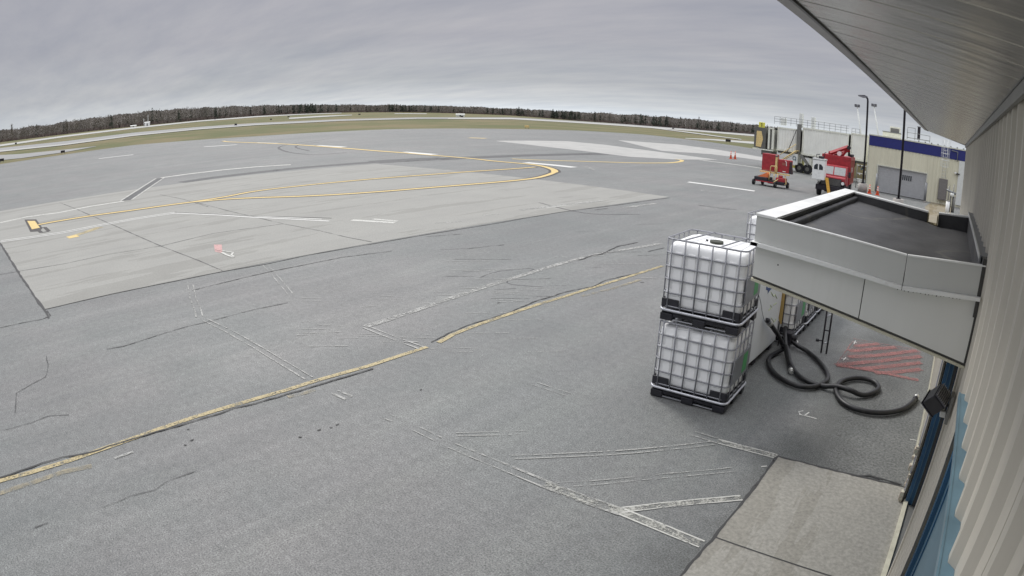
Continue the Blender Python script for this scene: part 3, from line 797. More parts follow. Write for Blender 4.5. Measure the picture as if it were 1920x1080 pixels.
for a, b in ((CX0-.012, XV-.003), (XV+.003, CX1)):  # projecting white ledge
    mb.prism([(a, CY0-.032, zled(a)-.022), (b, CY0-.032, zled(b)-.022), (b, CY0-.032, zled(b)-.001), (a, CY0-.032, zled(a)-.001)], (0, .062, 0), M['canopy_white'])
mb.prism([(CX0-.018, CY0-.032, zled(CX0)-.022), (CX0+.03, CY0-.032, zled(CX0)-.022), (CX0+.03, CY0-.032, zled(CX0)-.001), (CX0-.018, CY0-.032, zled(CX0)-.001)], (0, 3.05, 0), M['canopy_white'])
crel(mb, 'drip_ledge')
mb = MB()   # coping along the top
mb.prism([(CX0-.004, CY0-.006, ztop(CX0)), (CX0+.125, CY0-.006, ztop(CX0)-.006), (CX0+.125, CY0-.006, ztop(CX0)+.008), (CX0-.004, CY0-.006, ztop(CX0)+.014)], (0, 3.03, 0), M['canopy_white'])
for a, b in ((CX0+.125, XV-.0), (-.088, CX1)):
    mb.prism([(a, CY1-.11, ztop(a)-.002), (b, CY1-.11, ztop(b)-.002), (b, CY1-.11, ztop(b)+.012), (a, CY1-.11, ztop(a)+.012)], (0, .125, 0), M['canopy_white'])
for a, b in ((CX0+.125, XV-.003), (XV+.003, CX1)):
    mb.prism([(a, CY0-.004, ztop(a)), (b, CY0-.004, ztop(b)), (b, CY0-.004, ztop(b)+.008), (a, CY0-.004, ztop(a)+.008)], (0, .03, 0), M['canopy_white'])
crel(mb, 'coping')
mb = MB()   # black membrane: deck and turned-up sides
ZR = 3.285
n = 24
g = [[mb.bm.verts.new((CX0+.05+(CX1-CX0-.06)*i/n, CY0+.034+(CY1-CY0-.068)*j/n, ZR+.008*noise.noise(Vector((i*.3, j*.3, 0)))+.105*max(0, 1-i/n*1.3))) for j in range(n+1)] for i in range(n+1)]
k_ = mb.mi(M['membrane'])
for i in range(n):
    for j in range(n):
        f = mb.bm.faces.new((g[i][j], g[i+1][j], g[i+1][j+1], g[i][j+1])); f.material_index = k_; f.smooth = True
mb.box(CX0+.034, CY0+.036, ZR-.03, CX0+.115, CY1-.036, ztop(CX0)-.012, M['membrane'], bev=.012)
mb.box(CX0+.116, CY0+.05, ZR-.02, CX0+.17, CY1-.09, ZR+.135, M['membrane'], bev=.02, seg=3)
mb.prism([(CX0+.12, CY1-.105, ZR-.02), (XV-.005, CY1-.105, ZR-.02), (XV-.005, CY1-.105, ztop(XV)-.006), (CX0+.12, CY1-.105, ztop(CX0)-.006)], (0, .07, 0), M['membrane'])
mb.prism([(-.085, CY1-.105, ZR-.02), (CX1-.04, CY1-.105, ZR-.02), (CX1-.04, CY1-.105, ztop(CX1)-.006), (-.085, CY1-.105, ztop(-.085)-.006)], (0, .07, 0), M['membrane'])
mb.box(CX1-.035, CY0+.036, ZR-.02, CX1-.004, CY1-.036, ztop(CX1)-.0, M['membrane'], bev=.01)
crel(mb, 'roof_membrane')
mb = MB()
mb.box(-.195, CY1-.15, ZR-.005, -.093, CY1+.01, ZR+.014, M['brick_tan']); mb.box(-.199, CY1-.16, ZR-.004, -.190, CY1+.004, 3.385, M['brick_tan']); mb.box(-.098, CY1-.16, ZR-.004, -.089, CY1+.004, 3.385, M['brick_tan'])
crel(mb, 'scupper')
mb = MB()   # stepped metal flashing where roof meets the wall
ledge(mb, CY0+.10, CY1+.03, ztop(CX1)+.034, CX1-.03, M['label_grey'], .03)
mb.box(CX1-.046, CY0+.10, ztop(CX1)+.02, CX1-.0385, CY1+.03, ztop(CX1)+.046, M['canopy_grey'])
mb.box(XW-.05, CY0-.002, zled(XW)-.12, XW-.028, CY0+.10, ztop(CX1)+.04, M['trim_dark'])
crel(mb, 'wall_flashing')
mb = MB()
SY = CY0+.018
for a, b in ((CX0+.006, -.4355), (-.4295, CX1-.012)):   # tapering skirt panels
    mb.prism([(a, SY, zbot(a)), (b, SY, zbot(b)), (b, SY, zled(b)-.024), (a, SY, zled(a)-.024)], (0, .02, 0), M['canopy_skirt'])
for k in range(17):
    x = XV-.03+k*.024+rnd.uniform(-.006,.006); h = rnd.uniform(.002,.009); mb.box(x, SY-.0015, zled(x)-.030-h, x+.003+rnd.uniform(0,.003), SY+.001, zled(x)-.026, M['trim_dark'])
mb.box(-.98, SY-.0015, 3.19, -.972, SY+.001, 3.198, M['trim_dark'])
crel(mb, 'skirt_panel')
mb = MB()
mb.box(-.4352, SY+.004, zbot(-.43)+.001, -.4298, SY+.016, zled(-.43)-.03, M['trim_dark'])
mb.prism([(CX0+.012, SY+.021, zbot(CX0)+.0), (CX1, SY+.021, zbot(CX1)), (CX1, SY+.021, zled(CX1)-.03), (CX0+.012, SY+.021, zled(CX0)-.03)], (0, CY1-SY-.06, 0), M['canopy_skirt'])
mb.box(CX1-.012, SY+.002, zbot(CX1)+.002, CX1+.024, SY+.05, zled(CX1)-.03, M['trim_dark'])
crel(mb, 'canopy_body')
mb = MB()
mb.prism([(CX0, SY-.012, zbot(CX0)-.028), (CX1, SY-.012, zbot(CX1)-.028), (CX1, SY-.012, zbot(CX1)-.014), (CX0, SY-.012, zbot(CX0)-.014)], (0, CY1-SY-.05, 0), M['cream_trim'])
mb.prism([(CX0+.006, SY+.002, zbot(CX0)-.0135), (CX1, SY+.002, zbot(CX1)-.0135), (CX1, SY+.002, zbot(CX1)-.001), (CX0+.006, SY+.002, zbot(CX0)-.001)], (0, CY1-SY-.06, 0), M['trim_dark'])
crel(mb, 'bottom_edge')

# ------------------------------------------------------------------ wall floodlight
fl = thing('wall_floodlight', 'black box floodlight on a bracket jutting from the wall below the canopy corner', 'floodlight', (.20, 3.7, 2.56))
R = Matrix.Translation((-.035, 0, .02)) @ Matrix.Rotation(rad(38), 4, 'Y') @ Matrix.Rotation(rad(22), 4, 'X')
mb = MB(); mb.box(-.055, -.07, -.055, .055, .07, .055, M['black'], bev=.008, mat4=R); mb.box(-.062, -.076, -.062, .062, .076, -.054, M['lamp_head'], bev=.003, mat4=R)
mb.build('lamp_housing', fl)
mb = MB(); mb.box(-.05, -.06, .055, .05, .06, .064, M['lamp_head'], mat4=R)
for k in range(7): mb.box(-.045+k*.014, -.06, .064, -.041+k*.014, .06, .075, M['fascia'], mat4=R)
mb.build('cooling_fins', fl)
mb = MB(); mb.tube([(.0,0,.01), (.06,0,.0), (.072,0,.0)], .009, M['black'], 8); mb.box(.03, -.02, -.03, .04, .02, .03, M['black'])
mb.build('bracket', fl)
mb = MB(); mb.box(.05, -.05, -.10, .072, .06, .075, M['joint_grey'], bev=.004)
mb.build('junction_box', fl)
mb = MB(); mb.box(.01, .02, -.09, .05, .07, -.05, M['canopy_white'], bev=.006)
mb.build('sensor', fl)

# ------------------------------------------------------------------ IBC tanks
def rrect(x, y, r, z, n=5):
    out = []
    for cx, cy_, a0 in ((x-r, y-r, 0), (-x+r, y-r, 90), (-x+r, -y+r, 180), (x-r, -y+r, 270)):
        for k in range(n+1):
            a = rad(a0+90*k/n); out.append(Vector((cx+r*math.cos(a), cy_+r*math.sin(a), z)))
    return out
def make_ibc(label):
    t = thing('bulk_tank', label, 'tank')
    hx, hy = .60, .50
    mb = MB()   # inner bottle with moulded pillows
    kk = mb.mi(M['bottle']); rings = []
    for z, ins, r in ((.20,.09,.06),(.215,.045,.08),(.25,.03,.09),(.42,.028,.09),(.44,.034,.09),(.46,.028,.09),(.78,.028,.09),(.80,.034,.09),(.82,.028,.09),(.98,.028,.09),(1.04,.036,.09),(1.085,.062,.10),(1.105,.10,.11),(1.11,.2,.13)):
        rings.append([mb.bm.verts.new(p) for p in rrect(hx-ins, hy-ins, r, z, 6)])
    n = len(rings[0])
    for A, B in zip(rings, rings[1:]):
        for i in range(n):
            f = mb.bm.faces.new((A[i], A[(i+1) % n], B[(i+1) % n], B[i])); f.material_index = kk; f.smooth = True
    f = mb.bm.faces.new(rings[-1]); f.material_index = kk; f = mb.bm.faces.new(list(reversed(rings[0]))); f.material_index = kk
    for x in (-.40, -.20, 0, .20, .40):      # pillow ribs on both long faces
        for s in (-1, 1): mb.box(x-.055, s*(hy-.032), .36, x+.055, s*(hy-.017), .98, M['bottle'], bev=.007)
    for s, yc in ((-1, -.3), (-1, 0), (-1, .3)): mb.box(s*(hx-.032), yc-.07, .34, s*(hx-.018), yc+.07, .98, M['bottle'], bev=.007)
    for x0, x1 in ((-.44, -.16), (.2, .44)): mb.box(x0, -.36, 1.095, x1, .36, 1.122, M['bottle'], bev=.016, seg=3)
    bt = mb.build('tank_body', t)
    mb = MB(); mb.cyl((.0, -.05, 1.128), .10, .03, M['cap_dark'], n=24); mb.cyl((.0, -.02, 1.139), .055, .006, M['cap_lime'], n=24); mb.cyl((-.16, -.02, 1.12), .018, .03, M['black'], n=10)
    mb.build('screw_cap', bt)
    mb = MB()   # cage
    G = M['galv']
    for z in (.21, .40, .59, .77, .955): mb.tube(rrect(hx-.006, hy-.006, .10, z), .0105, G, 6, closed=True)
    mb.tube(rrect(hx-.006, hy-.006, .10, 1.15), .0125, G, 8, closed=True)
    for x in (-.50, -.30, -.10, .10, .30, .50):
        for s in (-1, 1): mb.tube([(x, s*(hy+.003), .17), (x, s*(hy+.003), 1.15)], .0105, G, 6)
    for y in (-.40, -.20, .0, .20, .40):
        for s in (-1, 1): mb.tube([(s*(hx+.003), y, .17), (s*(hx+.003), y, 1.15)], .0105, G, 6)
    for x in (-.27, .27):
        mb.tube([(x-.07, -hy, 1.15), (x-.05, -hy+.05, 1.162), (x+.05, hy-.05, 1.162), (x+.07, hy, 1.15)], .012, G, 8)
    mb.build('cage', t)
    for s in (-1, 1):
        mb = MB()
        mb.box(s*.33, -hy+.002, .185, s*.585, -hy+.022, .315, M['black'], bev=.008); mb.box(s*(hx-.022), -hy+.02, .185, s*(hx-.002), -hy+.12, .31, M['black'], bev=.006)
        mb.build('corner_guard', t); mb = MB()
        mb.box(s*.36, hy-.022, .185, s*.585, hy-.002, .30, M['black'], bev=.008); mb.box(s*(hx-.022), hy-.16, .185, s*(hx-.002), hy-.02, .31, M['black'], bev=.006)
        mb.build('corner_guard', t)
    mb = MB()
    mb.box(hx+.006, -.40, .40, hx+.012, .42, .78, M['label_grey'])
    mb.box(hx+.012, .05, .45, hx+.014, .27, .74, M['label_green'])
    mb.build('label_plate', t)
    mb = MB()   # pallet
    for x in (-.50, 0, .50):
        for y in (-.42, 0, .42): mb.box(x-.095, y-.08, 0, x+.095, y+.08, .105, M['black'], bev=.012)
    mb.box(-.58, -.48, .105, .58, .48, .135, M['black'], bev=.01)
    for x in (-.5, 0, .5): mb.box(x-.05, -.46, .004, x+.05, .46, .016, M['rim'])
    for y in (-.48, .455): mb.box(-.57, y, .062, .57, y+.025, .106, M['black'])
    for y in (-.46, .46): mb.box(-.46, y-.015, .012, .46, y+.015, .024, M['rim'])
    mb.build('pallet', t)
    mb = MB(); mb.tube(rrect(hx+.01, hy+.01, .09, .155), .019, M['rim'], 8, closed=True); mb.build('pallet_rim', t)
    return t
ibc = make_ibc('white caged bulk tank at the bottom of the front stack')
ibc['group'] = 'white caged bulk tanks'
P0, P1, PR = at(1217,742), at(1358,777), at(1399,732)
ang = rad(4.5)
ibc.location = (-3.275, 8.365, .009); ibc.rotation_euler.z = rad(3.2)
spots = [((-3.262, 8.365, 1.185), rad(3.8), 'white caged bulk tank on top of the front stack, its dark cap showing'),
         ((-3.30, 12.0, .009), rad(.5), 'caged bulk tank with green label standing just behind the tan plywood edge'),
         ((-3.33, 12.02, 1.185), rad(-1), 'upper caged bulk tank whose corner shows left of the canopy roof'),
         ((-3.29, 13.08, .009), rad(.8), 'second ground-level caged tank behind the tan plywood edge'),
         ((-3.29, 14.16, .009), rad(-.5), 'third and farthest caged tank of the row under the canopy')]
for loc, a, lab in spots:
    c = copy_tree(ibc); c.location = loc; c.rotation_euler.z = a; c['label'] = lab; c['group'] = 'white caged bulk tanks'

# ------------------------------------------------------------------ white transport box, plywood, hoses, ladder
wb = thing('equipment_box', 'long white fibreglass box with blue mark and green scribbles behind the front tanks', 'box', (-3.45, 10.1, 0))
mb = MB(); mb.box(-.50, -1.10, .12, .50, 1.15, 1.72, M['box_white'], bev=.03, seg=3); mb.build('box_shell', wb)
mb = MB()
for y in (-.9, .0, .95): mb.box(-.46, y-.08, .009, .47, y+.08, .12, M['chassis'])
mb.box(-.47, -1.05, .10, .47, 1.1, .125, M['chassis']); mb.build('skid_base', wb)
mb = MB()
def on_side(px, py): p = on_x(px, py, -2.948); return Vector((.502, p.y-10.1, p.z))
def blot(mb, pts, m): mb.prism([on_side(*q) for q in pts], (.002, 0, 0), m)
blot(mb, [(1437,537),(1441,540),(1446,534),(1447,541),(1443,545),(1439,551),(1440,545),(1436,543)], M['blue_mark'])
mb.build('blue_mark', wb)
for a in ([(1446,548),(1450,556),(1453,552),(1457,560)], [(1441,582),(1447,576),(1444,572)], [(1446,596),(1451,604),(1455,598)], [(1450,572),(1456,568)]):
    mb = MB(); mb.tube([on_side(*q) for q in a], .008, M['green_mark'], 4); mb.build('green_scribble', wb)
pl = thing('plywood_sheet', 'tan plywood board on edge between the white box and the caged tanks', 'board', (-2.93, 11.33, .0))
mb = MB()
def pw(px, py): p = on_y(px, py, 11.32); return Vector((p.x+2.93, -.02, p.z))
pts = [pw(1461,530), pw(1458,560), pw(1458.5,580), pw(1461,600), pw(1463.5,608), pw(1467,606), pw(1470,585), pw(1473,545), pw(1474,532)]
mb.prism(pts, (0, .035, 0), M['wood']); mb.build('board', pl)
mb = MB(); q0, q1 = pw(1474.5,536), pw(1465,612); mb.tube([q0+Vector((.012,.0,0)), q1+Vector((.012,0,0)), Vector((q1.x-.01,0,.0))], .012, M['chassis'], 6); mb.build('edge_strip', pl)

def ground_path(px, z=.062):
    return [at(*q)+Vector((0,0,z)) if len(q) == 2 else (at(q[0], q[1])+Vector((0,0,q[2]))) for q in px]
def coupling(mb, p, d, r=.055):
    d = d.normalized()
    mb.tube([p-d*.02, p+d*.06], r*1.15, M['steel'], 14); mb.tube([p+d*.06, p+d*.10], r*.85, M['steel'], 14); mb.tube([p-d*.10, p-d*.02], r*1.08, M['black'], 14)
def hose(name, label, P, r, ends):
    t = thing(name, label, 'hose', (P[0].x, P[0].y, 0), group='black suction hoses by the tanks'); O = Vector(t.location)
    C = catmull([p-O for p in P], 10)
    mb = MB(); mb.tube(C, r, M['rubber'], 12); mb.build('hose_body', t)
    for e in ends:
        mb = MB()
        if e: coupling(mb, C[-1], C[-1]-C[-3], r)
        else: coupling(mb, C[0], C[0]-C[2], r)
        mb.build('coupling', t)
    return t
wtip = on_x(1441, 603, -2.86)
A = [wtip, on_x(1449, 614, -2.83), on_x(1460, 630, -2.78), on_x(1467, 645, -2.72)] + ground_path([(1472,672,.2),(1479,690,.12),(1492,706),(1510,720),(1540,730),(1565,736,.11),(1590,744,.12),(1615,747),(1635,743),(1646,733),(1636,721),(1610,715),(1582,719),(1567,732,.07),(1568,747),(1583,764),(1612,776),(1650,781),(1685,776),(1706,764),(1716,752)])
hA = hose('suction_hose', 'thick black hose leaning on the white box, looping once and ending by the wall', A, .043, [1])
mb = MB(); O = Vector(hA.location); d = (A[0]-A[1]).normalized()
mb.tube([A[0]-O-d*.10, A[0]-O-d*.02], .06, M['steel'], 14); mb.tube([A[0]-O, A[0]-O+d*.05], .05, M['label_grey'], 12); mb.tube([A[0]-O+d*.05, A[0]-O+d*.13], .045, M['black'], 12, r2=.02)
mb.build('coupling', hA)
B = ground_path([(1482,700,.06),(1478,688,.07),(1472,670,.12),(1467,655,.3),(1468,645,.32),(1475,650,.2),(1492,657,.11),(1512,664,.06),(1532,681),(1546,699),(1551,714),(1543,725,.07),(1522,732),(1495,730),(1468,719),(1449,704),(1440,688),(1443,675),(1456,667),(1470,664,.12)])
hB = hose('suction_hose', 'thick black hose in a wide loop with silver end cap beside the tanks', B, .043, [0])
# brass valve under the first rear tank
vt = thing('drain_valve', 'small valve with bright round cap at the foot of the rear tanks', 'valve', tuple(at(1478,655)))
mb = MB(); mb.cyl((0,.1,.22), .06, .22, M['black'], 'X', 14); mb.box(-.12, -.02, .05, .02, .2, .32, M['chassis'], bev=.02); mb.build('valve_body', vt)
mb = MB(); p = on_y(1494, 643, 11.5)-Vector(vt.location); mb.cyl(p, .045, .04, M['canopy_white'], 'X', 14); mb.tube([p, Vector((0,.1,.22))], .03, M['black'], 8); mb.build('end_cap', vt)
cb = thing('thin_cable', 'thin grey wire hanging down the white box side', 'cable', (-2.9, 9.8, 0))
mb = MB(); mb.tube(catmull([on_x(*q, -2.90)-Vector((-2.9,9.8,0)) for q in [(1421,548),(1426,566),(1430,590),(1435,604),(1438,600)]], 6), .006, M['label_grey'], 5); mb.build('wire', cb)

ld = thing('folding_ladder', 'slim dark folding ladder standing beside the row of caged tanks', 'ladder', (-1.99, 11.55, 0), rad(6))
for s in (-.055, .055):
    mb = MB(); mb.tube([(s, 0, .009), (s-.04, .02, 1.25)], .018, M['chassis'], 8); mb.build('rail', ld)
for z in (.18, .45, .72, 1.0):
    mb = MB(); o = -.04*z/1.25; mb.tube([(-.055+o, .01, z), (.055+o, .01, z+(.05 if z != .45 else 0))], .012, M['rim'] if z != .45 else M['chassis'], 6); mb.build('rung', ld)
mb = MB(); mb.tube(rrect(.06, .02, .018, .0), .012, M['rim'], 6, closed=True)
hd = mb.build('handle', ld); hd.rotation_euler.x = rad(90); hd.location = (-.06, -.03, .95)
mb = MB(); mb.tube([(-.055,0,.24),(-.16,-.02,.24)], .012, M['chassis'], 6); mb.cyl((-.17,-.02,.24), .03, .06, M['black'], 'X', 10); mb.build('foot_peg', ld)

# ------------------------------------------------------------------ light poles
def lamp_pole(loc, h, label, arm_dir):
    t = thing('light_pole', label, 'light pole', loc, group='dark apron light poles')
    mb = MB(); mb.tube([(0,0,.75), (0,0,h-.35), (arm_dir*.02,0,h-.15), (arm_dir*.12,0,h-.02)], .085, M['pole_dark'], 12); mb.box(-.16, -.16, .70, .16, .16, .76, M['pole_dark'], bev=.01); mb.build('pole', t)
    mb = MB(); mb.cyl((0,0,.35), .42, .70, M['concrete_base'], n=24, r2=.40); mb.build('base', t)
    Rm = Matrix.Rotation(rad(8*arm_dir), 4, 'Y')
    mb = MB(); mb.prism([(arm_dir*.08,-.12,h-.06),(arm_dir*.45,-.16,h-.10),(arm_dir*.85,-.13,h-.02),(arm_dir*.88,-.08,h+.08),(arm_dir*.3,-.10,h+.14),(arm_dir*.05,-.08,h+.06)], (0,.27,0), M['lamp_head']); mb.build('lamp_head', t)
    return t
lamp_pole((-3.63, 43.6, 0), 8.1, 'near dark light pole rising from behind the canopy roof in front of the roller door', -1)
lamp_pole((-7.75, 53.4, 0), 7.85, 'dark light pole on a round concrete base beside the red truck', -1)

# ------------------------------------------------------------------ far terminal building
TY = 56.5
ft = thing('gate_building', 'low cream terminal wing with a blue band and grey roller door', 'building', (-3, TY, 0))
def frel(mb, name, parent=None): o = mb.build(name, parent or ft); o.location = -Vector(ft.location) if parent is None else (0,0,0); return o
mb = MB()
def fsheet(x0, x1, z0, z1):
    P = .32; x = x0; k_ = mb.mi(M['far_cream']); pts = []
    while x < x1:
        for t, d in ((0, 0), (.08, .03), (.16, .03), (.24, 0)):
            if x+t < x1: pts.append((x+t, d))
        x += P
    pts.append((x1, 0))
    for (a, d0), (b, d1) in zip(pts, pts[1:]):
        f = mb.bm.faces.new([mb.bm.verts.new(v) for v in ((a, TY-d0, z0), (b, TY-d1, z0), (b, TY-d1, z1), (a, TY-d0, z1))]); f.material_index = k_
DX0, DX1, DZ = on_y(1647,309,TY).x, on_y(1738,325,TY).x, 2.30
fsheet(-7.85, DX0, 0, 3.92); fsheet(DX0, DX1, DZ, 3.92); fsheet(DX1, 3.5, 0, 3.92)
mb.box(-7.84, TY+.35, 0, 3.5, TY+18, 4.84, M['far_cream']); mb.box(-7.84, TY+.01, 3.9, 3.5, TY+.349, 4.84, M['far_cream'])
mb.box(-7.84, TY+.01, 0, DX0, TY+.34, 3.9, M['far_cream']); mb.box(DX1, TY+.01, 0, 3.5, TY+.34, 3.9, M['far_cream']); mb.box(DX0, TY+.01, DZ, DX1, TY+.34, 3.9, M['far_cream'])
frel(mb, 'wall')
mb = MB(); mb.box(-7.88, TY-.06, 3.925, 3.5, TY+.008, 4.80, M['band_blue']); frel(mb, 'blue_band')
mb = MB(); mb.box(-7.92, TY-.10, 4.80, 3.5, TY+.4, 4.90, M['far_cream_light']); mb.box(-7.92, TY-.04, 0, -7.852, TY+.3, 4.8, M['far_cream_light'])
for k in range(26): mb.box(-3.6+k*.3, TY-.06, 4.902, -3.48+k*.3, TY-.02, 5.0, M['joint_grey']) if k % 2 else None
frel(mb, 'roof_trim')
mb = MB(); mb.box(DX0-.09, TY-.05, 0, DX0, TY+.0, DZ+.09, M['far_cream_light']); mb.box(DX1, TY-.05, 0, DX1+.09, TY, DZ+.09, M['far_cream_light']); mb.box(DX0, TY-.05, DZ, DX1, TY, DZ+.09, M['far_cream_light']); frel(mb, 'door_frame')
mb = MB()
for k in range(23): mb.box(DX0, TY+.10+(.012 if k % 2 else 0), .02+k*.1, DX1, TY+.16, .118+k*.1, M['shutter'])
mb.box(DX0, TY+.05, 0.004, DX1, TY+.15, .05, M['trim_dark'])
dr = frel(mb, 'roller_door')
mb = MB(); wx = on_y(1688, 333, TY).x
for k in range(6): mb.box(wx+k*.19-DX0*0, TY+.075, 1.42, wx+k*.19+.11, TY+.099, 1.86, M['window_dark'])
w = mb.build('window', dr)
mb = MB(); a = on_y(1770,345,TY).x; mb.box(a-.48, TY-.30, .35, a+.33, TY-.045, 2.15, M['cabinet'], bev=.02); mb.box(a-.40, TY-.315, .45, a+.27, TY-.30, 2.05, M['cabinet']); frel(mb, 'electric_cabinet')
mb = MB()
for k in (-.17, .17): mb.tube([(a-.1+k, TY-.35, 2.2), (a-.1+k, TY-.35, 5.4)], .022, M['white_metal'], 6)
z = 2.3
while z < 5.3: mb.tube([(a-.27, TY-.35, z), (a+.07, TY-.35, z)], .016, M['white_metal'], 5); z += .28
z = 3.2
while z < 5.5:
    mb.tube([(a-.1+.38*math.cos(q), TY-.37-.62*math.sin(q), z) for q in [math.pi*i/8 for i in range(9)]], .016, M['white_metal'], 5); z += .55
for q in [math.pi*i/4 for i in range(5)]: mb.tube([(a-.1+.38*math.cos(q), TY-.37-.62*math.sin(q), 3.2), (a-.1+.38*math.cos(q), TY-.37-.62*math.sin(q), 5.4)], .014, M['white_metal'], 5)
frel(mb, 'roof_ladder')
mb = MB(); a2 = on_y(1795, 330, TY).x; mb.box(a2-.15, TY-.2, 2.72, a2+.2, TY-.05, 2.82, M['chassis']); mb.box(a2-.3, TY-.25, 2.78, a2-.1, TY-.12, 2.9, M['canopy_white']); frel(mb, 'wall_lamp')
mb = MB(); a3 = on_y(1794, 310, TY).x; mb.tube([(a3, TY-.12, 3.8), (a3, TY-.12, 4.6), (a3-.6, TY-.12, 4.65)], .04, M['rail'], 6); mb.box(a3+.2, TY-.12, .2, a3+1.4, TY-.03, 3.9, M['white_metal']); frel(mb, 'downpipe')
def roofy(name, label, cat, px, py0, py1, w, Y=TY+3):
    t = thing(name, label, cat, tuple(on_y(px, py1, Y))); h = on_y(px, py0, Y).z-on_y(px, py1, Y).z
    return t, h
t, h = roofy('roof_vent', 'small square grey vent box on the terminal roof', 'vent', 1678, 238, 257, 1)
mb = MB(); mb.box(-.5, -.4, 0, .5, .4, h, M['jet_frame'], bev=.02); mb.build('housing', t); mb = MB(); mb.box(-.42, -.415, .1, .42, -.401, h-.15, M['joint_grey']); mb.build('grille', t)
for p in ((-.4), (.4)): pass
t, h = roofy('roof_unit', 'low cream mechanical unit on the roof left of the near pole', 'roof unit', 1672, 249, 262, 1)
mb = MB(); mb.box(-.85, -.6, -.2, .85, .6, h, M['jet_frame'], bev=.03); mb.build('housing', t); mb = MB(); mb.box(-.9, -.65, h, .9, .65, h+.06, M['rail']); mb.build('lid', t)
t = thing('roof_railing', 'grey pipe railing on the terminal roof under the soffit tip', 'railing', tuple(on_y(1722, 262, TY+2)))
mb = MB()
for x in (-1.1, -.35, 1.1):
    mb.tube([(x,0,-.1), (x,0,.95 if x < 0 else .5)], .03, M['rail'], 6)
mb.tube([(-1.1,0,.95),(-.35,0,.95)], .03, M['rail'], 6); mb.tube([(-1.1,0,.5),(-.35,0,.5),(1.1,0,.48)], .025, M['rail'], 6); mb.tube([(-1.1,0,.05),(1.1,0,.05)], .04, M['rail'], 6); mb.build('rails', t)
t = thing('roof_stack', 'dark square flue standing on the terminal roof', 'flue', tuple(on_y(1723, 250, TY+4)))
mb = MB(); mb.box(-.14, -.14, -.6, .14, .14, .55, M['pole_dark'], bev=.01); mb.box(-.18, -.18, .55, .18, .18, .62, M['lamp_head']); mb.build('flue', t)
# tan rear wing beside the jet bridge
t = thing('service_wing', 'tan masonry wall seen under the jet bridge', 'building', (-11, 72, 0))
mb = MB(); mb.box(-2.6, 0, 0, 3.3, 8, 3.2, M['brick_tan']); mb.build('wall', t); mb = MB(); mb.box(-2.7, -.1, 3.2, 3.4, 8, 3.35, M['far_cream_light']); mb.build('roof_edge', t)
mb = MB(); mb.box(1.7, -.12, 2.2, 2.0, -.02, 2.35, M['canopy_white']); mb.build('wall_light', t)

def bollard(px, py, label):
    p = on_y(px, py, 54.9); t = thing('bollard', label, 'bollard', (p.x, 54.9, 0), group='bollards guarding the roller door')
    mb = MB(); mb.cyl((0,0,.8), .11, 1.6, M['rail'], n=12); mb.cyl((0,0,1.63), .11, .06, M['rail'], n=12, r2=.03); mb.build('post', t)
    mb = MB(); mb.cyl((0,0,.05), .14, .1, M['concrete_base'], n=12); mb.build('footing', t)
bollard(1643, 350, 'grey bollard at the left side of the roller door'); bollard(1734, 375, 'grey bollard at the right side of the roller door')
def cone(p, label, h=.72, grp='orange traffic cones'):
    t = thing('traffic_cone', label, 'traffic cone', tuple(p), group=grp)
    mb = MB(); mb.cyl((0,0,h*.5+.02), .15, h, M['cone'], n=14, r2=.035); mb.build('cone_body', t)
    mb = MB(); mb.box(-.19, -.19, 0, .19, .19, .04, M['cone'], bev=.01); mb.build('base', t)
    for z, r in ((.42, .095), (.58, .068)):
        mb = MB(); mb.cyl((0,0,z*h/.72), r+.006, .09, M['cone_white'], n=14, r2=r-.008); mb.build('reflective_band', t)
def pg(px, py): p = at(px, py); p.z = 0; return p
cone(pg(1645, 366), 'traffic cone with white bands before the roller door')
cone(pg(1630, 363), 'orange cone nearest the round concrete pole base')
cone(pg(1370, 298), 'left one of two orange cones out on the pale lane', .9); cone(pg(1378, 298.5), 'right one of two orange cones out on the pale lane', .9)
# clutter at the end of the near building
t = thing('pipe_stand', 'cluster of grey pipes and fittings beyond the end of the cream wall', 'pipes', (.15, 50, 0))
mb = MB()
for x, h_, r in ((-.2, 1.9, .05), (.0, 1.5, .07), (.18, 2.1, .04), (.3, 1.2, .1)): mb.tube([(x,0,0),(x,0,h_)], r, M['joint_grey'], 8)
mb.tube([(-.4,0,1.6),(.4,0,1.4)], .08, M['rail'], 8); mb.build('pipes', t)
mb = MB(); mb.cyl((.1,-.1,1.3), .16, .25, M['white_metal'], n=12); mb.build('meter', t)
t = thing('white_drum', 'tall white cylinder standing beyond the end of the cream wall', 'drum', (-.02, 46.5, 0))
mb = MB(); mb.cyl((0,0,.5), .15, 1.0, M['canopy_white'], n=18); mb.build('drum_body', t); mb = MB(); mb.cyl((0,0,1.02), .16, .05, M['joint_grey'], n=18); mb.build('drum_lid', t)

# ------------------------------------------------------------------ jet bridge
JY = 66.0
jb = thing('jet_bridge', 'long pale ribbed jet bridge on legs with a hooded cab', 'jet bridge', (-15, JY, 0))
def jrel(mb, name): o = mb.build(name, jb); o.location = -Vector(jb.location); return o
def J(px, py): return on_y(px, py, JY)
def tunnel(x0, x1, zb, zt, yd, name):
    mb = MB(); mb.box(x0, JY-yd, zb, x1, JY+yd, zt, M['jet'])
    x = x0+.15
    while x < x1-.12: mb.box(x, JY-yd-.05, zb+.12, x+.1, JY-yd-.001, zt-.12, M['jet']); x += .30
    mb.box(x0-.02, JY-yd-.08, zt-.12, x1+.02, JY+yd+.08, zt+.04, M['jet_frame']); mb.box(x0-.02, JY-yd-.08, zb-.10, x1+.02, JY+yd+.08, zb+.08, M['jet_frame'])
    mb.box(x0+.1, JY-yd+.1, zb-.34, x1-.1, JY+yd-.1, zb-.1, M['jet_dark'])
    for x in (x0, x1-.1): mb.box(x, JY-yd-.09, zb-.1, x+.1, JY+yd+.09, zt+.02, M['jet_frame'])
    jrel(mb, name)
a, b = J(1461,282), J(1502,244); tunnel(a.x, b.x, a.z+.12, b.z, .9, 'tunnel_section')
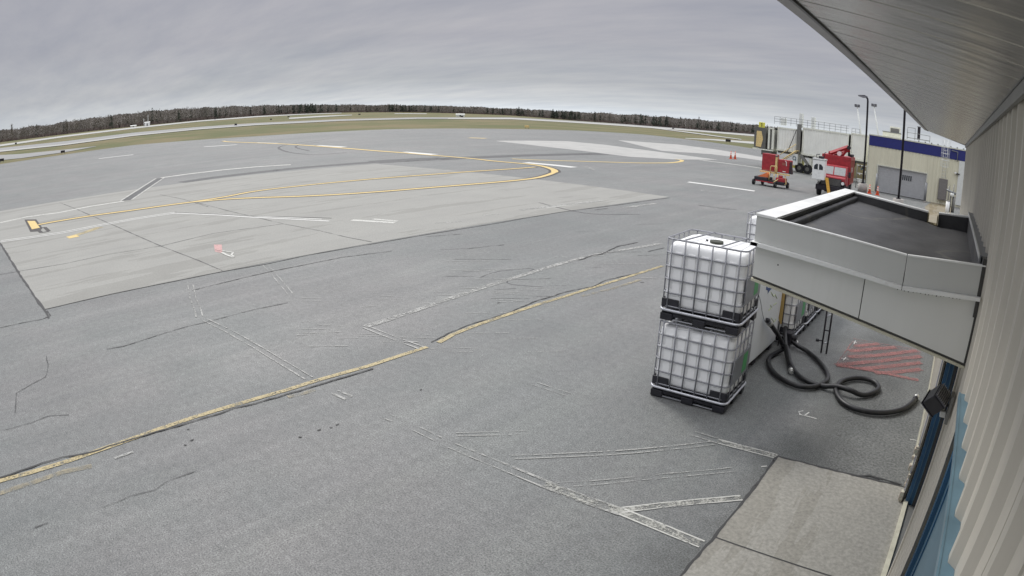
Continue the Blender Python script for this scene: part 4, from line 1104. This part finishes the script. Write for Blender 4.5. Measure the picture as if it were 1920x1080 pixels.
c, d = J(1508,284), J(1596,247); tunnel(c.x, d.x, a.z+.02, b.z+.28, 1.1, 'tunnel_section')
e, f_ = J(1598,286), J(1630,250); tunnel(e.x, f_.x, a.z+.30, b.z+.42, 1.3, 'tunnel_section')
zt = b.z+.28; zb = a.z
mb = MB()  # hooded cab
p0, p1 = J(1419,277), J(1442,241)
mb.prism([(p0.x, JY-1.1, p0.z+.1), (p1.x+.0, JY-1.1, p0.z), (p1.x, JY-1.1, p1.z), (p0.x+.3, JY-1.1, p1.z+.02), (p0.x, JY-1.1, p1.z-.15)], (0, 2.2, 0), M['jet_dark']); jrel(mb, 'cab_hood')
mb = MB(); q0, q1 = J(1423,274), J(1437,247); mb.prism([(q0.x, JY-1.13, q0.z), (q1.x-.2, JY-1.13, q0.z-.05), (q1.x, JY-1.13, (q0.z+q1.z)/2), (q1.x-.2, JY-1.13, q1.z), (q0.x+.05, JY-1.13, q1.z)], (0, .025, 0), M['tan_frame']); jrel(mb, 'cab_lining')
mb = MB(); r0, r1 = J(1444,279), J(1457,241)
mb.box(r0.x, JY-1.0, r0.z, r0.x+.2, JY+1, r1.z, M['jet_frame']); mb.box(r1.x-.25, JY-1.0, r0.z, r1.x, JY+1, r1.z, M['jet_frame']); mb.box(r0.x+.2, JY-.9, r0.z, r1.x-.25, JY+.9, r1.z-.1, M['jet_dark']); mb.box(r0.x, JY-1.02, r1.z-.15, r1.x, JY+1, r1.z+.02, M['jet_frame']); jrel(mb, 'rotunda')
mb = MB(); mb.box(p0.x-.1, JY-1.2, p0.z-.12, r1.x, JY+1.2, p0.z+.0, M['jet_frame']); mb.box(p0.x+.9, JY-1.1, p0.z-.6, r1.x-.2, JY+1.1, p0.z-.13, M['jet_dark']); jrel(mb, 'cab_floor')
mb = MB(); x = J(1502,240).x; mb.box(x-.1, JY-1.3, zb-.05, x+.32, JY-1.0, zt+.3, M['joint_grey']); mb.tube([(x-.15, JY-1.35, zt-.3), (x-.7, JY-1.35, zb+.9), (x-1.1, JY-1.35, zb-.1)], .04, M['chassis'], 6); jrel(mb, 'lift_frame')
mb = MB()
for px in (1503, 1524, 1546):
    mb = MB(); x = J(px, 290).x; mb.box(x-.14, JY-1.0, 0, x+.14, JY-.7, zb, M['jet_frame']); mb.box(x-.14, JY+.7, 0, x+.14, JY+1.0, zb, M['jet_frame']); mb.box(x-.1, JY-.7, zb-.2, x+.1, JY+.7, zb-.02, M['jet_frame']); jrel(mb, 'support_leg')
mb = MB(); mb.box(J(1503,290).x, JY-1.0, .6, J(1524,290).x, JY-.8, .8, M['jet_frame']); jrel(mb, 'leg_brace')
mb = MB(); x0, x1 = J(1490,309).x, J(1526,309).x; mb.box(x0, JY-1.3, .42, x1, JY+1.3, .66, M['sign_yellow']); jrel(mb, 'wheel_carriage')
for px in (1505, 1520):
    mb = MB(); x = J(px, 305).x; mb.cyl((x, JY-1.2, .50), .50, .4, M['tyre'], 'Y', 18); mb.cyl((x, JY-1.41, .50), .22, .06, M['jet_dark'], 'Y', 12); jrel(mb, 'wheel')
mb = MB(); s0, s1 = J(1471,297), J(1500,283)
for k in range(9):
    t_ = k/8; mb.box(s0.x+(s1.x-s0.x)*t_, JY-1.9, .9+1.3*t_, s0.x+(s1.x-s0.x)*t_+.25, JY-1.2, .97+1.3*t_, M['tan_frame'])
mb.tube([(s0.x, JY-1.9, 1.6), (s1.x, JY-1.9, 2.9)], .04, M['tan_frame'], 6); mb.tube([(s0.x, JY-1.9, .9), (s1.x, JY-1.9, 2.2)], .07, M['tan_frame'], 6)
mb.prism([(J(1507,290).x, JY-1.5, 2.0), (J(1521,300).x, JY-1.5, 1.1), (J(1521,303).x, JY-1.5, .8), (J(1507,293).x, JY-1.5, 1.6)], (0, .5, 0), M['joint_grey']); jrel(mb, 'service_stairs')
mb = MB(); u0, u1 = J(1491,308), J(1503,292); mb.box(u0.x, JY-1.8, .8, u1.x, JY-1.4, 1.9, M['white_metal']); 
cx_, cz_ = (u0.x+u1.x)/2, 1.45
mb.tube([(cx_+.16*math.cos(q)+.0, JY-1.82, cz_+.18*math.sin(q)) for q in [rad(40+28*i) for i in range(11)]], .035, M['teal'], 5); mb.tube([(cx_+.16, JY-1.82, cz_+.15), (cx_+.2, JY-1.82, cz_-.3)], .035, M['teal'], 5); jrel(mb, 'control_cabinet')
mb = MB()   # roof railing
x0, x1, x2 = J(1456,244).x, J(1594,247).x, J(1608,248).x
z_ = zt+.02; hh = .80
for z in (.28, .54, hh): mb.tube([(x0, JY-.9, z_+z), (x1, JY-.9, z_+z)], .02, M['rail'], 5)
x = x0
while x <= x1: mb.tube([(x, JY-.9, z_), (x, JY-.9, z_+hh)], .022, M['rail'], 5); x += .62
for x in (x1+.35, x1+.75, x1+1.2): mb.tube([(x, JY-.9, z_), (x, JY-.9, z_+.62)], .022, M['rail'], 5)
for z in (.3, .62): mb.tube([(x1+.35, JY-.9, z_+z), (x1+1.2, JY-.9, z_+z)], .02, M['rail'], 5)
jrel(mb, 'roof_railing')
mb = MB()
for px, w_, h_ in ((1469, .5, .75), (1525, .35, 1.25), (1502, .3, 1.5)):
    mb = MB(); x = J(px, 240).x; mb.box(x-w_/2, JY-.4, zt, x+w_/2, JY+.4, zt+h_, M['white_metal'], bev=.03); jrel(mb, 'roof_box')
mb = MB(); x0 = J(1593,287).x; mb.tube(catmull([Vector((x0, JY-1.2, zb+.05)), Vector((x0+.2, JY-1.2, zb-.5)), Vector((x0+.55, JY-1.2, zb-.65)), Vector((x0+.85, JY-1.2, zb-.4)), Vector((x0+.9, JY-1.2, zb+.05))], 6), .05, M['tyre'], 8); jrel(mb, 'power_cable')
sg = thing('gate_sign', 'yellow square sign with a black 1 above the jet bridge cab', 'sign', tuple(J(1428.5, 240)))
mb = MB(); mb.box(-.36, -.03, .05, .36, .03, .62, M['sign_yellow'], bev=.02); mb.build('sign_face', sg)
mb = MB(); mb.box(-.04, -.045, .14, .04, -.031, .54, M['black']); mb.box(-.12, -.045, .44, -.04, -.031, .50, M['black']); mb.build('numeral', sg)
mb = MB(); mb.tube([(0,0,-.1),(0,0,.05)], .04, M['white_metal'], 8); mb.build('post', sg)

def mast(px0, py0, px1, py1, label, Y=70):
    a, b = on_y(px0, py0, Y), on_y(px1, py1, Y); t = thing('floodlight_mast', label, 'light mast', (b.x, Y, 0), group='white masts with paired floodlights')
    d = (a-b); base = b - d*(b.z-4.6)/max(d.z, .1)*.0
    k_ = (b.z-4.6)/d.z; mb = MB(); mb.tube([(-d.x*k_, 0, 4.6), (0, 0, b.z), (a.x-b.x, 0, a.z)], .10, M['white_metal'], 10, r2=.07); mb.build('mast', t)
    for s in (-.17, .17):
        mb = MB(); mb.box(a.x-b.x+s-.15, -.15, a.z+.05, a.x-b.x+s+.13, .15, a.z+.32, M['lamp_head'], bev=.04); mb.build('floodlight', t)
    mb = MB(); mb.tube([(a.x-b.x-.3,0,a.z+.03),(a.x-b.x+.3,0,a.z+.03)], .03, M['lamp_head'], 6); mb.build('crossarm', t)
mast(1607.5, 201, 1614, 249, 'left white mast with two small floodlights behind the jet bridge')
mast(1639, 200, 1646.5, 250, 'right white mast with two small floodlights above the blue band')

# ------------------------------------------------------------------ red truck
tp = pg(1528, 365)
tr = thing('deicing_truck', 'red truck with tall box body, white basket and folded boom on its roof', 'truck', (-8.62, 43.3, 0), rad(4))
mb = MB()
mb.box(-1.0, 0.0, .95, 1.0, 1.05, 1.42, M['red'], bev=.10, seg=3); mb.box(-1.02, 1.0, .75, 1.02, 2.25, 1.45, M['red'], bev=.06)
mb.prism([(-.98, 1.02, 1.45), (-.98, 1.35, 2.12), (-.98, 2.25, 2.15), (-.98, 2.25, 1.45)], (1.96, 0, 0), M['red']); mb.build('cab', tr)
mb = MB()
for x0, x1 in ((-.88, -.04), (.04, .88)): mb.prism([(x0, 1.06, 1.50), (x0, 1.325, 2.03), (x0, 1.305, 2.04), (x0, 1.04, 1.51)], (x1-x0, 0, 0), M['glass_pale'])
mb.build('windscreen', tr)
mb = MB(); mb.box(-1.1, 2.35, .85, 1.1, 5.6, 2.78, M['red'], bev=.04); mb.box(1.101, 2.5, .95, 1.115, 5.5, 2.65, M['red_side'])
for k in range(8): mb.box(1.116, 2.55+k*.37, 1.0, 1.135, 2.60+k*.37, 2.6, M['red_side'])
mb.box(-1.12, 2.33, 2.62, 1.12, 5.62, 2.82, M['red']); bx = mb.build('box_body', tr)
mb = MB()
for y in (3.0, 3.7):
    mb = MB(); mb.box(1.136, y, 1.75, 1.15, y+.12, 2.1, M['canopy_white']); mb.build('side_marker', bx)
mb = MB(); mb.box(-1.08, -.22, .42, 1.08, -.02, .78, M['chassis'], bev=.03); mb.box(-.75, -.05, .80, .75, .01, 1.30, M['chassis']); mb.box(-.95, .3, .45, .95, 5.5, .84, M['chassis']); mb.build('chassis', tr)
mb = MB()
for k in range(6): mb.box(-.72, -.07, .84+k*.075, .72, -.051, .87+k*.075, M['joint_grey'])
mb.build('grille', tr)
for s in (-1, 1):
    mb = MB(); mb.cyl((s*.86, -.03, 1.05), .11, .06, M['canopy_white'], 'Y', 14); mb.cyl((s*.86, -.02, 1.05), .14, .05, M['chassis'], 'Y', 14); mb.build('headlight', tr)
    for y in (.65, 4.5):
        mb = MB(); mb.cyl((s*.92, y, .46), .46, .28, M['tyre'], 'X', 22); w = mb.build('wheel', tr)
        mb = MB(); mb.cyl((s*1.07, y, .46), .2, .05, M['joint_grey'], 'X', 14); mb.build('rim', w)
    mb = MB(); mb.box(s*1.12, .95, 1.45, s*1.3, 1.05, 1.85, M['chassis'], bev=.02); mb.tube([(s*1.0,1.1,1.6),(s*1.15,1.0,1.6)], .02, M['chassis'], 5); mb.build('mirror', tr)
mb = MB(); mb.box(-1.32, -.75, 1.10, -.42, .15, 2.42, M['canopy_white'], bev=.05); mb.box(-1.35, -.78, 2.42, -.39, .18, 2.52, M['joint_grey'], bev=.02); bk = mb.build('spray_basket', tr)
mb = MB(); mb.prism([(-1.2, -.765, 1.78), (-.56, -.765, 1.78), (-.56, -.765, 2.0), (-.70, -.765, 2.14), (-1.06, -.765, 2.14), (-1.2, -.765, 2.0)], (0, .014, 0), M['window_dark']); mb.box(-.92, -.775, 1.76, -.84, -.766, 2.16, M['canopy_white']); mb.build('basket_window', bk)
mb = MB(); mb.tube([(-1.1,-.3,2.5),(-1.15,-.3,2.75),(-.9,-.3,2.8)], .03, M['chassis'], 5); mb.build('basket_handle', bk); mb = MB(); mb.box(-.95, -.5, 2.52, -.6, -.2, 2.68, M['chassis']); mb.tube([(-.6,-.3,2.5),(-.55,-.3,2.95),(-.45,-.3,3.0)], .025, M['chassis'], 5); mb.build('spray_nozzle', bk)
mb = MB()
for (p, q, w_) in (((-.6,3.0,2.9),(.75,3.1,3.55),.15), ((-.35,3.4,2.85),(.85,3.4,3.35),.13), ((.25,3.2,2.8),(.8,3.2,3.5),.12)):
    mb.tube([p, q], w_, M['red'], 4)
mb.cyl((.8,3.2,3.5), .14, .6, M['chassis'], 'Y', 12); mb.box(-.75, 3.0, 2.82, -.45, 3.5, 3.05, M['red'], bev=.03); mb.box(.95, 3.6, 2.82, 1.05, 4.2, 3.0, M['chassis'])
mb.cyl((.1, 3.1, 2.98), .17, .3, M['canopy_white'], 'Y', 12); mb.build('boom', tr)
mb = MB(); mb.box(.75, 4.6, 2.82, 1.05, 5.2, 3.02, M['chassis'], bev=.02); mb.build('roof_vent', tr)
mb = MB(); mb.prism([(-.42, -.34, 1.30), (-.18, -.34, 1.30), (.12, -.50, .12), (-.08, -.50, .08)], (0, .08, 0), M['orange_yellow']); mb.build('tow_bar', tr)

# ------------------------------------------------------------------ red panelled cart
cp = pg(1447, 352)
rc = thing('equipment_cart', 'towable cart with two red panels and a yellow tube frame on small black wheels', 'cart', (-13.1, 43.6, 0), rad(-3))
mb = MB()
mb.box(-1.05, .35, 1.05, .02, 1.15, 2.28, M['red'], bev=.02)
mb.box(-1.03, .335, 1.08, 0, .35, 1.14, M['red_side']); mb.build('left_panel', rc)['label'] = 'taller left red panel'
mb = MB(); mb.box(.22, .35, 1.08, 1.1, 1.2, 2.0, M['red'], bev=.02); mb.prism([(1.1,.35,1.08),(1.24,.5,1.05),(1.1,.5,1.9)], (0,.5,0), M['chassis']); rp = mb.build('right_panel', rc)
mb = MB(); mb.box(.55, .33, 1.62, .82, .345, 1.80, M['red_side']); mb.tube([(.80,.33,1.95),(.88,.33,1.85),(.90,.33,1.6)], .025, M['canopy_white'], 5); mb.build('panel_hatch', rp); mb = MB(); mb.box(.62, .335, 1.16, .86, .348, 1.21, M['canopy_white']); mb.build('name_plate', rp)
mb = MB(); mb.box(-1.12, .2, .93, 1.2, .34, 1.03, M['tan_frame']); mb.box(.03, .25, 1.04, .2, .45, 2.15, M['red_side'], bev=.02); mb.cyl((.12,.3,2.2), .1, .1, M['joint_grey'], n=12)
for pth in ([(-.25,.1,.95),(-.25,.1,1.35),(-.2,.1,1.45),(.2,.1,1.5),(.25,.1,1.42),(.25,.1,.95)], [(.12,.1,1.45),(.12,.1,1.0)], [(-.25,.0,1.0),(-.3,.0,.35)], [(.1,.0,.95),(.1,.0,.4)], [(.35,.0,1.0),(.4,0,.7),(.1,0,.3),(-.25,0,.3)], [(.55,.0,.7),(.3,-.2,.45),(.1,-.25,.3)], [(.85,.3,.9),(1.05,.1,.35),(.9,.0,.3)]):
    mb.tube(pth, .035, M['tan_frame'], 6)
mb.build('tube_frame', rc)
mb = MB(); mb.prism([(-1.15,-.15,.62),(-.75,-.15,.80),(-.45,-.15,.95),(-.3,-.15,.9),(-.35,-.15,.62)], (0,.5,0), M['orange']); mb.build('orange_cover', rc)
mb = MB(); mb.box(-1.35, -.3, .30, -.3, .9, .62, M['chassis'], bev=.05); mb.box(-.3, -.2, .22, .95, .9, .45, M['chassis'], bev=.03); mb.box(-1.2, -.33, .28, .2, -.29, .36, M['red']); mb.build('chassis', rc)
mb = MB(); mb.box(.25, -.1, .42, .95, .6, .72, M['red'], bev=.06, seg=3); mb.cyl((.55,.2,.78), .16, .2, M['red'], n=14); mb.build('engine_cover', rc)
for x, y in ((-1.35, -.3), (.35, -.35), (-1.1, .9), (.9, .9)):
    mb = MB(); mb.cyl((x, y, .2), .2, .14, M['tyre'], 'X', 16); w = mb.build('wheel', rc)
    mb = MB(); mb.cyl((x+.075, y, .2), .08, .01, M['joint_grey'], 'X', 10); mb.build('hub', w)
# utility rack by the pole
t = thing('valve_rack', 'grey rack of pipes and gauges between the red truck and the terminal', 'equipment rack', tuple(pg(1612, 353)))
mb = MB()
for x in (-.4, .5): mb.tube([(x,0,0),(x,0,2.1)], .04, M['joint_grey'], 6)
for z in (.3, .8, 1.3, 2.0): mb.tube([(-.4,0,z),(.5,0,z)], .035, M['white_metal'], 6)
mb.build('rack_frame', t)
mb = MB(); rnd = random.Random(3)
for k in range(12):
    mb = MB(); x = rnd.uniform(-.35,.4); z = rnd.uniform(.3,1.9); mb.box(x, -.12, z, x+rnd.uniform(.06,.22), -.03, z+rnd.uniform(.08,.25), rnd.choice([M['white_metal'], M['joint_grey'], M['chassis'], M['teal']]), bev=.01); mb.build('gauge', t)

# ------------------------------------------------------------------ things out on the field
def shed(px, py, w, h, label, name='equipment_shed', masts=()):
    p = at(px, py); t = thing(name, label, 'shed', tuple(p), -math.atan2(p.x, p.y))
    mb = MB(); mb.box(-w/2, -1.5, 0, w/2, 1.5, h, M['canopy_white']); mb.build('wall', t)
    mb = MB(); mb.prism([(-w/2-.2, -1.7, h), (w/2+.2, -1.7, h), (w/2+.2, 0, h+.5), (-w/2-.2, 0, h+.5)], (0, .1, 0), M['white_metal']); mb.box(-w/2-.2, -1.6, h, w/2+.2, 1.7, h+.15, M['white_metal']); mb.build('roof', t)
    mb = MB(); mb.box(-.5, -1.55, 0, .5, -1.501, h*.75, M['joint_grey']); mb.build('door', t)
    for x, hm in masts:
        mb = MB(); mb.tube([(x,0,0),(x,0,hm)], .22, M['white_metal'], 6, r2=.12); mb.build('mast', t)
shed(276, 236.5, 4.0, 2.6, 'small white equipment shed with two thin masts before the left woods', masts=((-2.6, 5.8), (.6, 8.2)))
shed(250, 238.5, 4.6, 1.0, 'low pale shed just left of the white masts')
shed(863, 218.6, 5.0, 1.2, 'low white shed beyond the runway near the middle of the horizon')
def edge_sign(px, py, w, h, m, label):
    p = at(px, py); t = thing('airfield_sign', label, 'sign', tuple(p), -math.atan2(p.x, p.y), 'small airfield signs on the grass')
    w *= .62; h *= .7
    mb = MB(); mb.box(-w/2, -.12, .25, w/2, .12, .25+h, m, bev=.03); mb.build('sign_face', t)
    for s in (-1, 1):
        mb = MB(); mb.box(s*w*.35-.05, -.05, 0, s*w*.35+.05, .05, .25, M['rail']); mb.build('leg', t)
edge_sign(988, 241.5, 1.6, .75, M['tan_frame'], 'pale yellow airfield sign on the grass at the middle apron edge')
for px, py, w, h, s in ((118,288.5,1.6,.7,'dark airfield sign at the apron edge under the left woods'), (4,304.5,1.6,.8,'dark airfield sign at the far left apron edge'), (30,271,1.8,1.0,'dark airfield sign beside the far pale runway at left'), (442,236,1.6,.9,'dark airfield sign left of the runway bend'),
                        (403,224.5,2.0,1.2,'dark airfield sign close under the left treeline'), (674,216,2.4,1.0,'dark airfield sign below the middle treeline'), (541,220.5,2.0,1.0,'dark airfield sign on the far grass left of the middle'), (866,220.5,2.2,.9,'dark airfield sign just below the low white shed'),
                        (1262,242.5,2.2,.9,'dark airfield sign on the right stretch of grass'), (1365,267.5,2.0,.8,'dark airfield sign nearest the jet bridge cab'), (508,225.5,1.6,.8,'dark airfield sign between the pale taxiway strips')):
    edge_sign(px, py, w, h, M['chassis'], s)

# ------------------------------------------------------------------ sky and light
w = bpy.data.worlds.new("World"); sc.world = w; w.use_nodes = True
nt = w.node_tree; bg = nt.nodes['Background']
SUN_EL, SUN_AZ = rad(48), rad(-60)
sky = nt.nodes.new('ShaderNodeTexSky'); sky.sky_type = 'NISHITA'; sky.sun_disc = False; sky.sun_elevation = SUN_EL; sky.sun_rotation = SUN_AZ
tc = nt.nodes.new('ShaderNodeTexCoord'); sx = nt.nodes.new('ShaderNodeSeparateXYZ'); L(nt, tc.outputs['Generated'], sx.inputs[0])
# project the cloud sheet on a plane overhead so that it streaks towards the horizon
zc = N(nt, 'ShaderNodeMath', operation='MAXIMUM'); L(nt, sx.outputs[2], zc.inputs[0]); zc.inputs[1].default_value = 0
za = N(nt, 'ShaderNodeMath', operation='ADD'); L(nt, zc.outputs[0], za.inputs[0]); za.inputs[1].default_value = .09
dx = N(nt, 'ShaderNodeMath', operation='DIVIDE'); L(nt, sx.outputs[0], dx.inputs[0]); L(nt, za.outputs[0], dx.inputs[1])
dy = N(nt, 'ShaderNodeMath', operation='DIVIDE'); L(nt, sx.outputs[1], dy.inputs[0]); L(nt, za.outputs[0], dy.inputs[1])
cv = nt.nodes.new('ShaderNodeCombineXYZ'); L(nt, dx.outputs[0], cv.inputs[0]); L(nt, dy.outputs[0], cv.inputs[1])
mp = nt.nodes.new('ShaderNodeMapping'); mp.inputs['Rotation'].default_value = (0,0,rad(35)); mp.inputs['Scale'].default_value = (.55,1.5,1); L(nt, cv.outputs[0], mp.inputs[0])
n1 = noise_tex(nt, mp.outputs[0], .55, 4, .5); n2 = noise_tex(nt, mp.outputs[0], 1.9, 6, .6)
# zenith brighter than the horizon, as under real overcast
gr = nt.nodes.new('ShaderNodeValToRGB'); L(nt, zc.outputs[0], gr.inputs[0]); e = gr.color_ramp.elements
e[0].position = 0; e[0].color = (.54,.58,.61,1); e[1].position = 1; e[1].color = (1.37,1.37,1.37,1)
for pos, c in ((.018, (.42,.44,.455,1)), (.05, (.315,.325,.342,1)), (.12, (.285,.283,.302,1)), (.28, (.262,.259,.28,1)), (.45, (.42,.425,.46,1)), (.65, (.97,.97,.985,1))):
    q = e.new(pos); q.color = c
c1 = mixc(nt, ramp(nt, n1, .3, .7), (.90,.92,.95), (1.06,1.05,1.055))
c2 = mixc(nt, ramp(nt, n2, .35, .68), (1.035,1.03,1.02), (.89,.90,.93))
o = mixc(nt, 1.0, gr.outputs[0], c1, 'MULTIPLY'); o = mixc(nt, 1.0, o, c2, 'MULTIPLY')
nsc = N(nt, 'ShaderNodeVectorMath', operation='SCALE'); L(nt, sky.outputs[0], nsc.inputs[0]); nsc.inputs['Scale'].default_value = .10
# the Background runs at 0.1, so the cloud layer is scaled to the sky's physical units
csc = N(nt, 'ShaderNodeVectorMath', operation='SCALE'); L(nt, o, csc.inputs[0]); csc.inputs['Scale'].default_value = 10.0
skm = N(nt, 'ShaderNodeVectorMath', operation='SCALE'); L(nt, sky.outputs[0], skm.inputs[0]); skm.inputs['Scale'].default_value = 1.0
fin = mixc(nt, .97, skm.outputs[0], csc.outputs[0])
L(nt, fin, bg.inputs[0]); bg.inputs[1].default_value = .10
ld_ = bpy.data.lights.new('sun', 'SUN'); ld_.energy = 1.3; ld_.angle = rad(14); ld_.color = (1, .97, .92)
lo = bpy.data.objects.new('sun', ld_); col.objects.link(lo); lo.location = (0, 0, 60)
# sky sun_rotation turns clockwise from +Y
sd = Vector((math.sin(SUN_AZ)*math.cos(SUN_EL), math.cos(SUN_AZ)*math.cos(SUN_EL), math.sin(SUN_EL)))
lo.rotation_euler = (-sd).to_track_quat('-Z', 'Y').to_euler()

vs = sc.view_settings; vs.view_transform = 'Standard'; vs.look = 'None'; vs.gamma = 1; vs.exposure = 0.58
sc.render.engine = 'CYCLES'
sc.cycles.max_bounces = 6; sc.cycles.transparent_max_bounces = 16
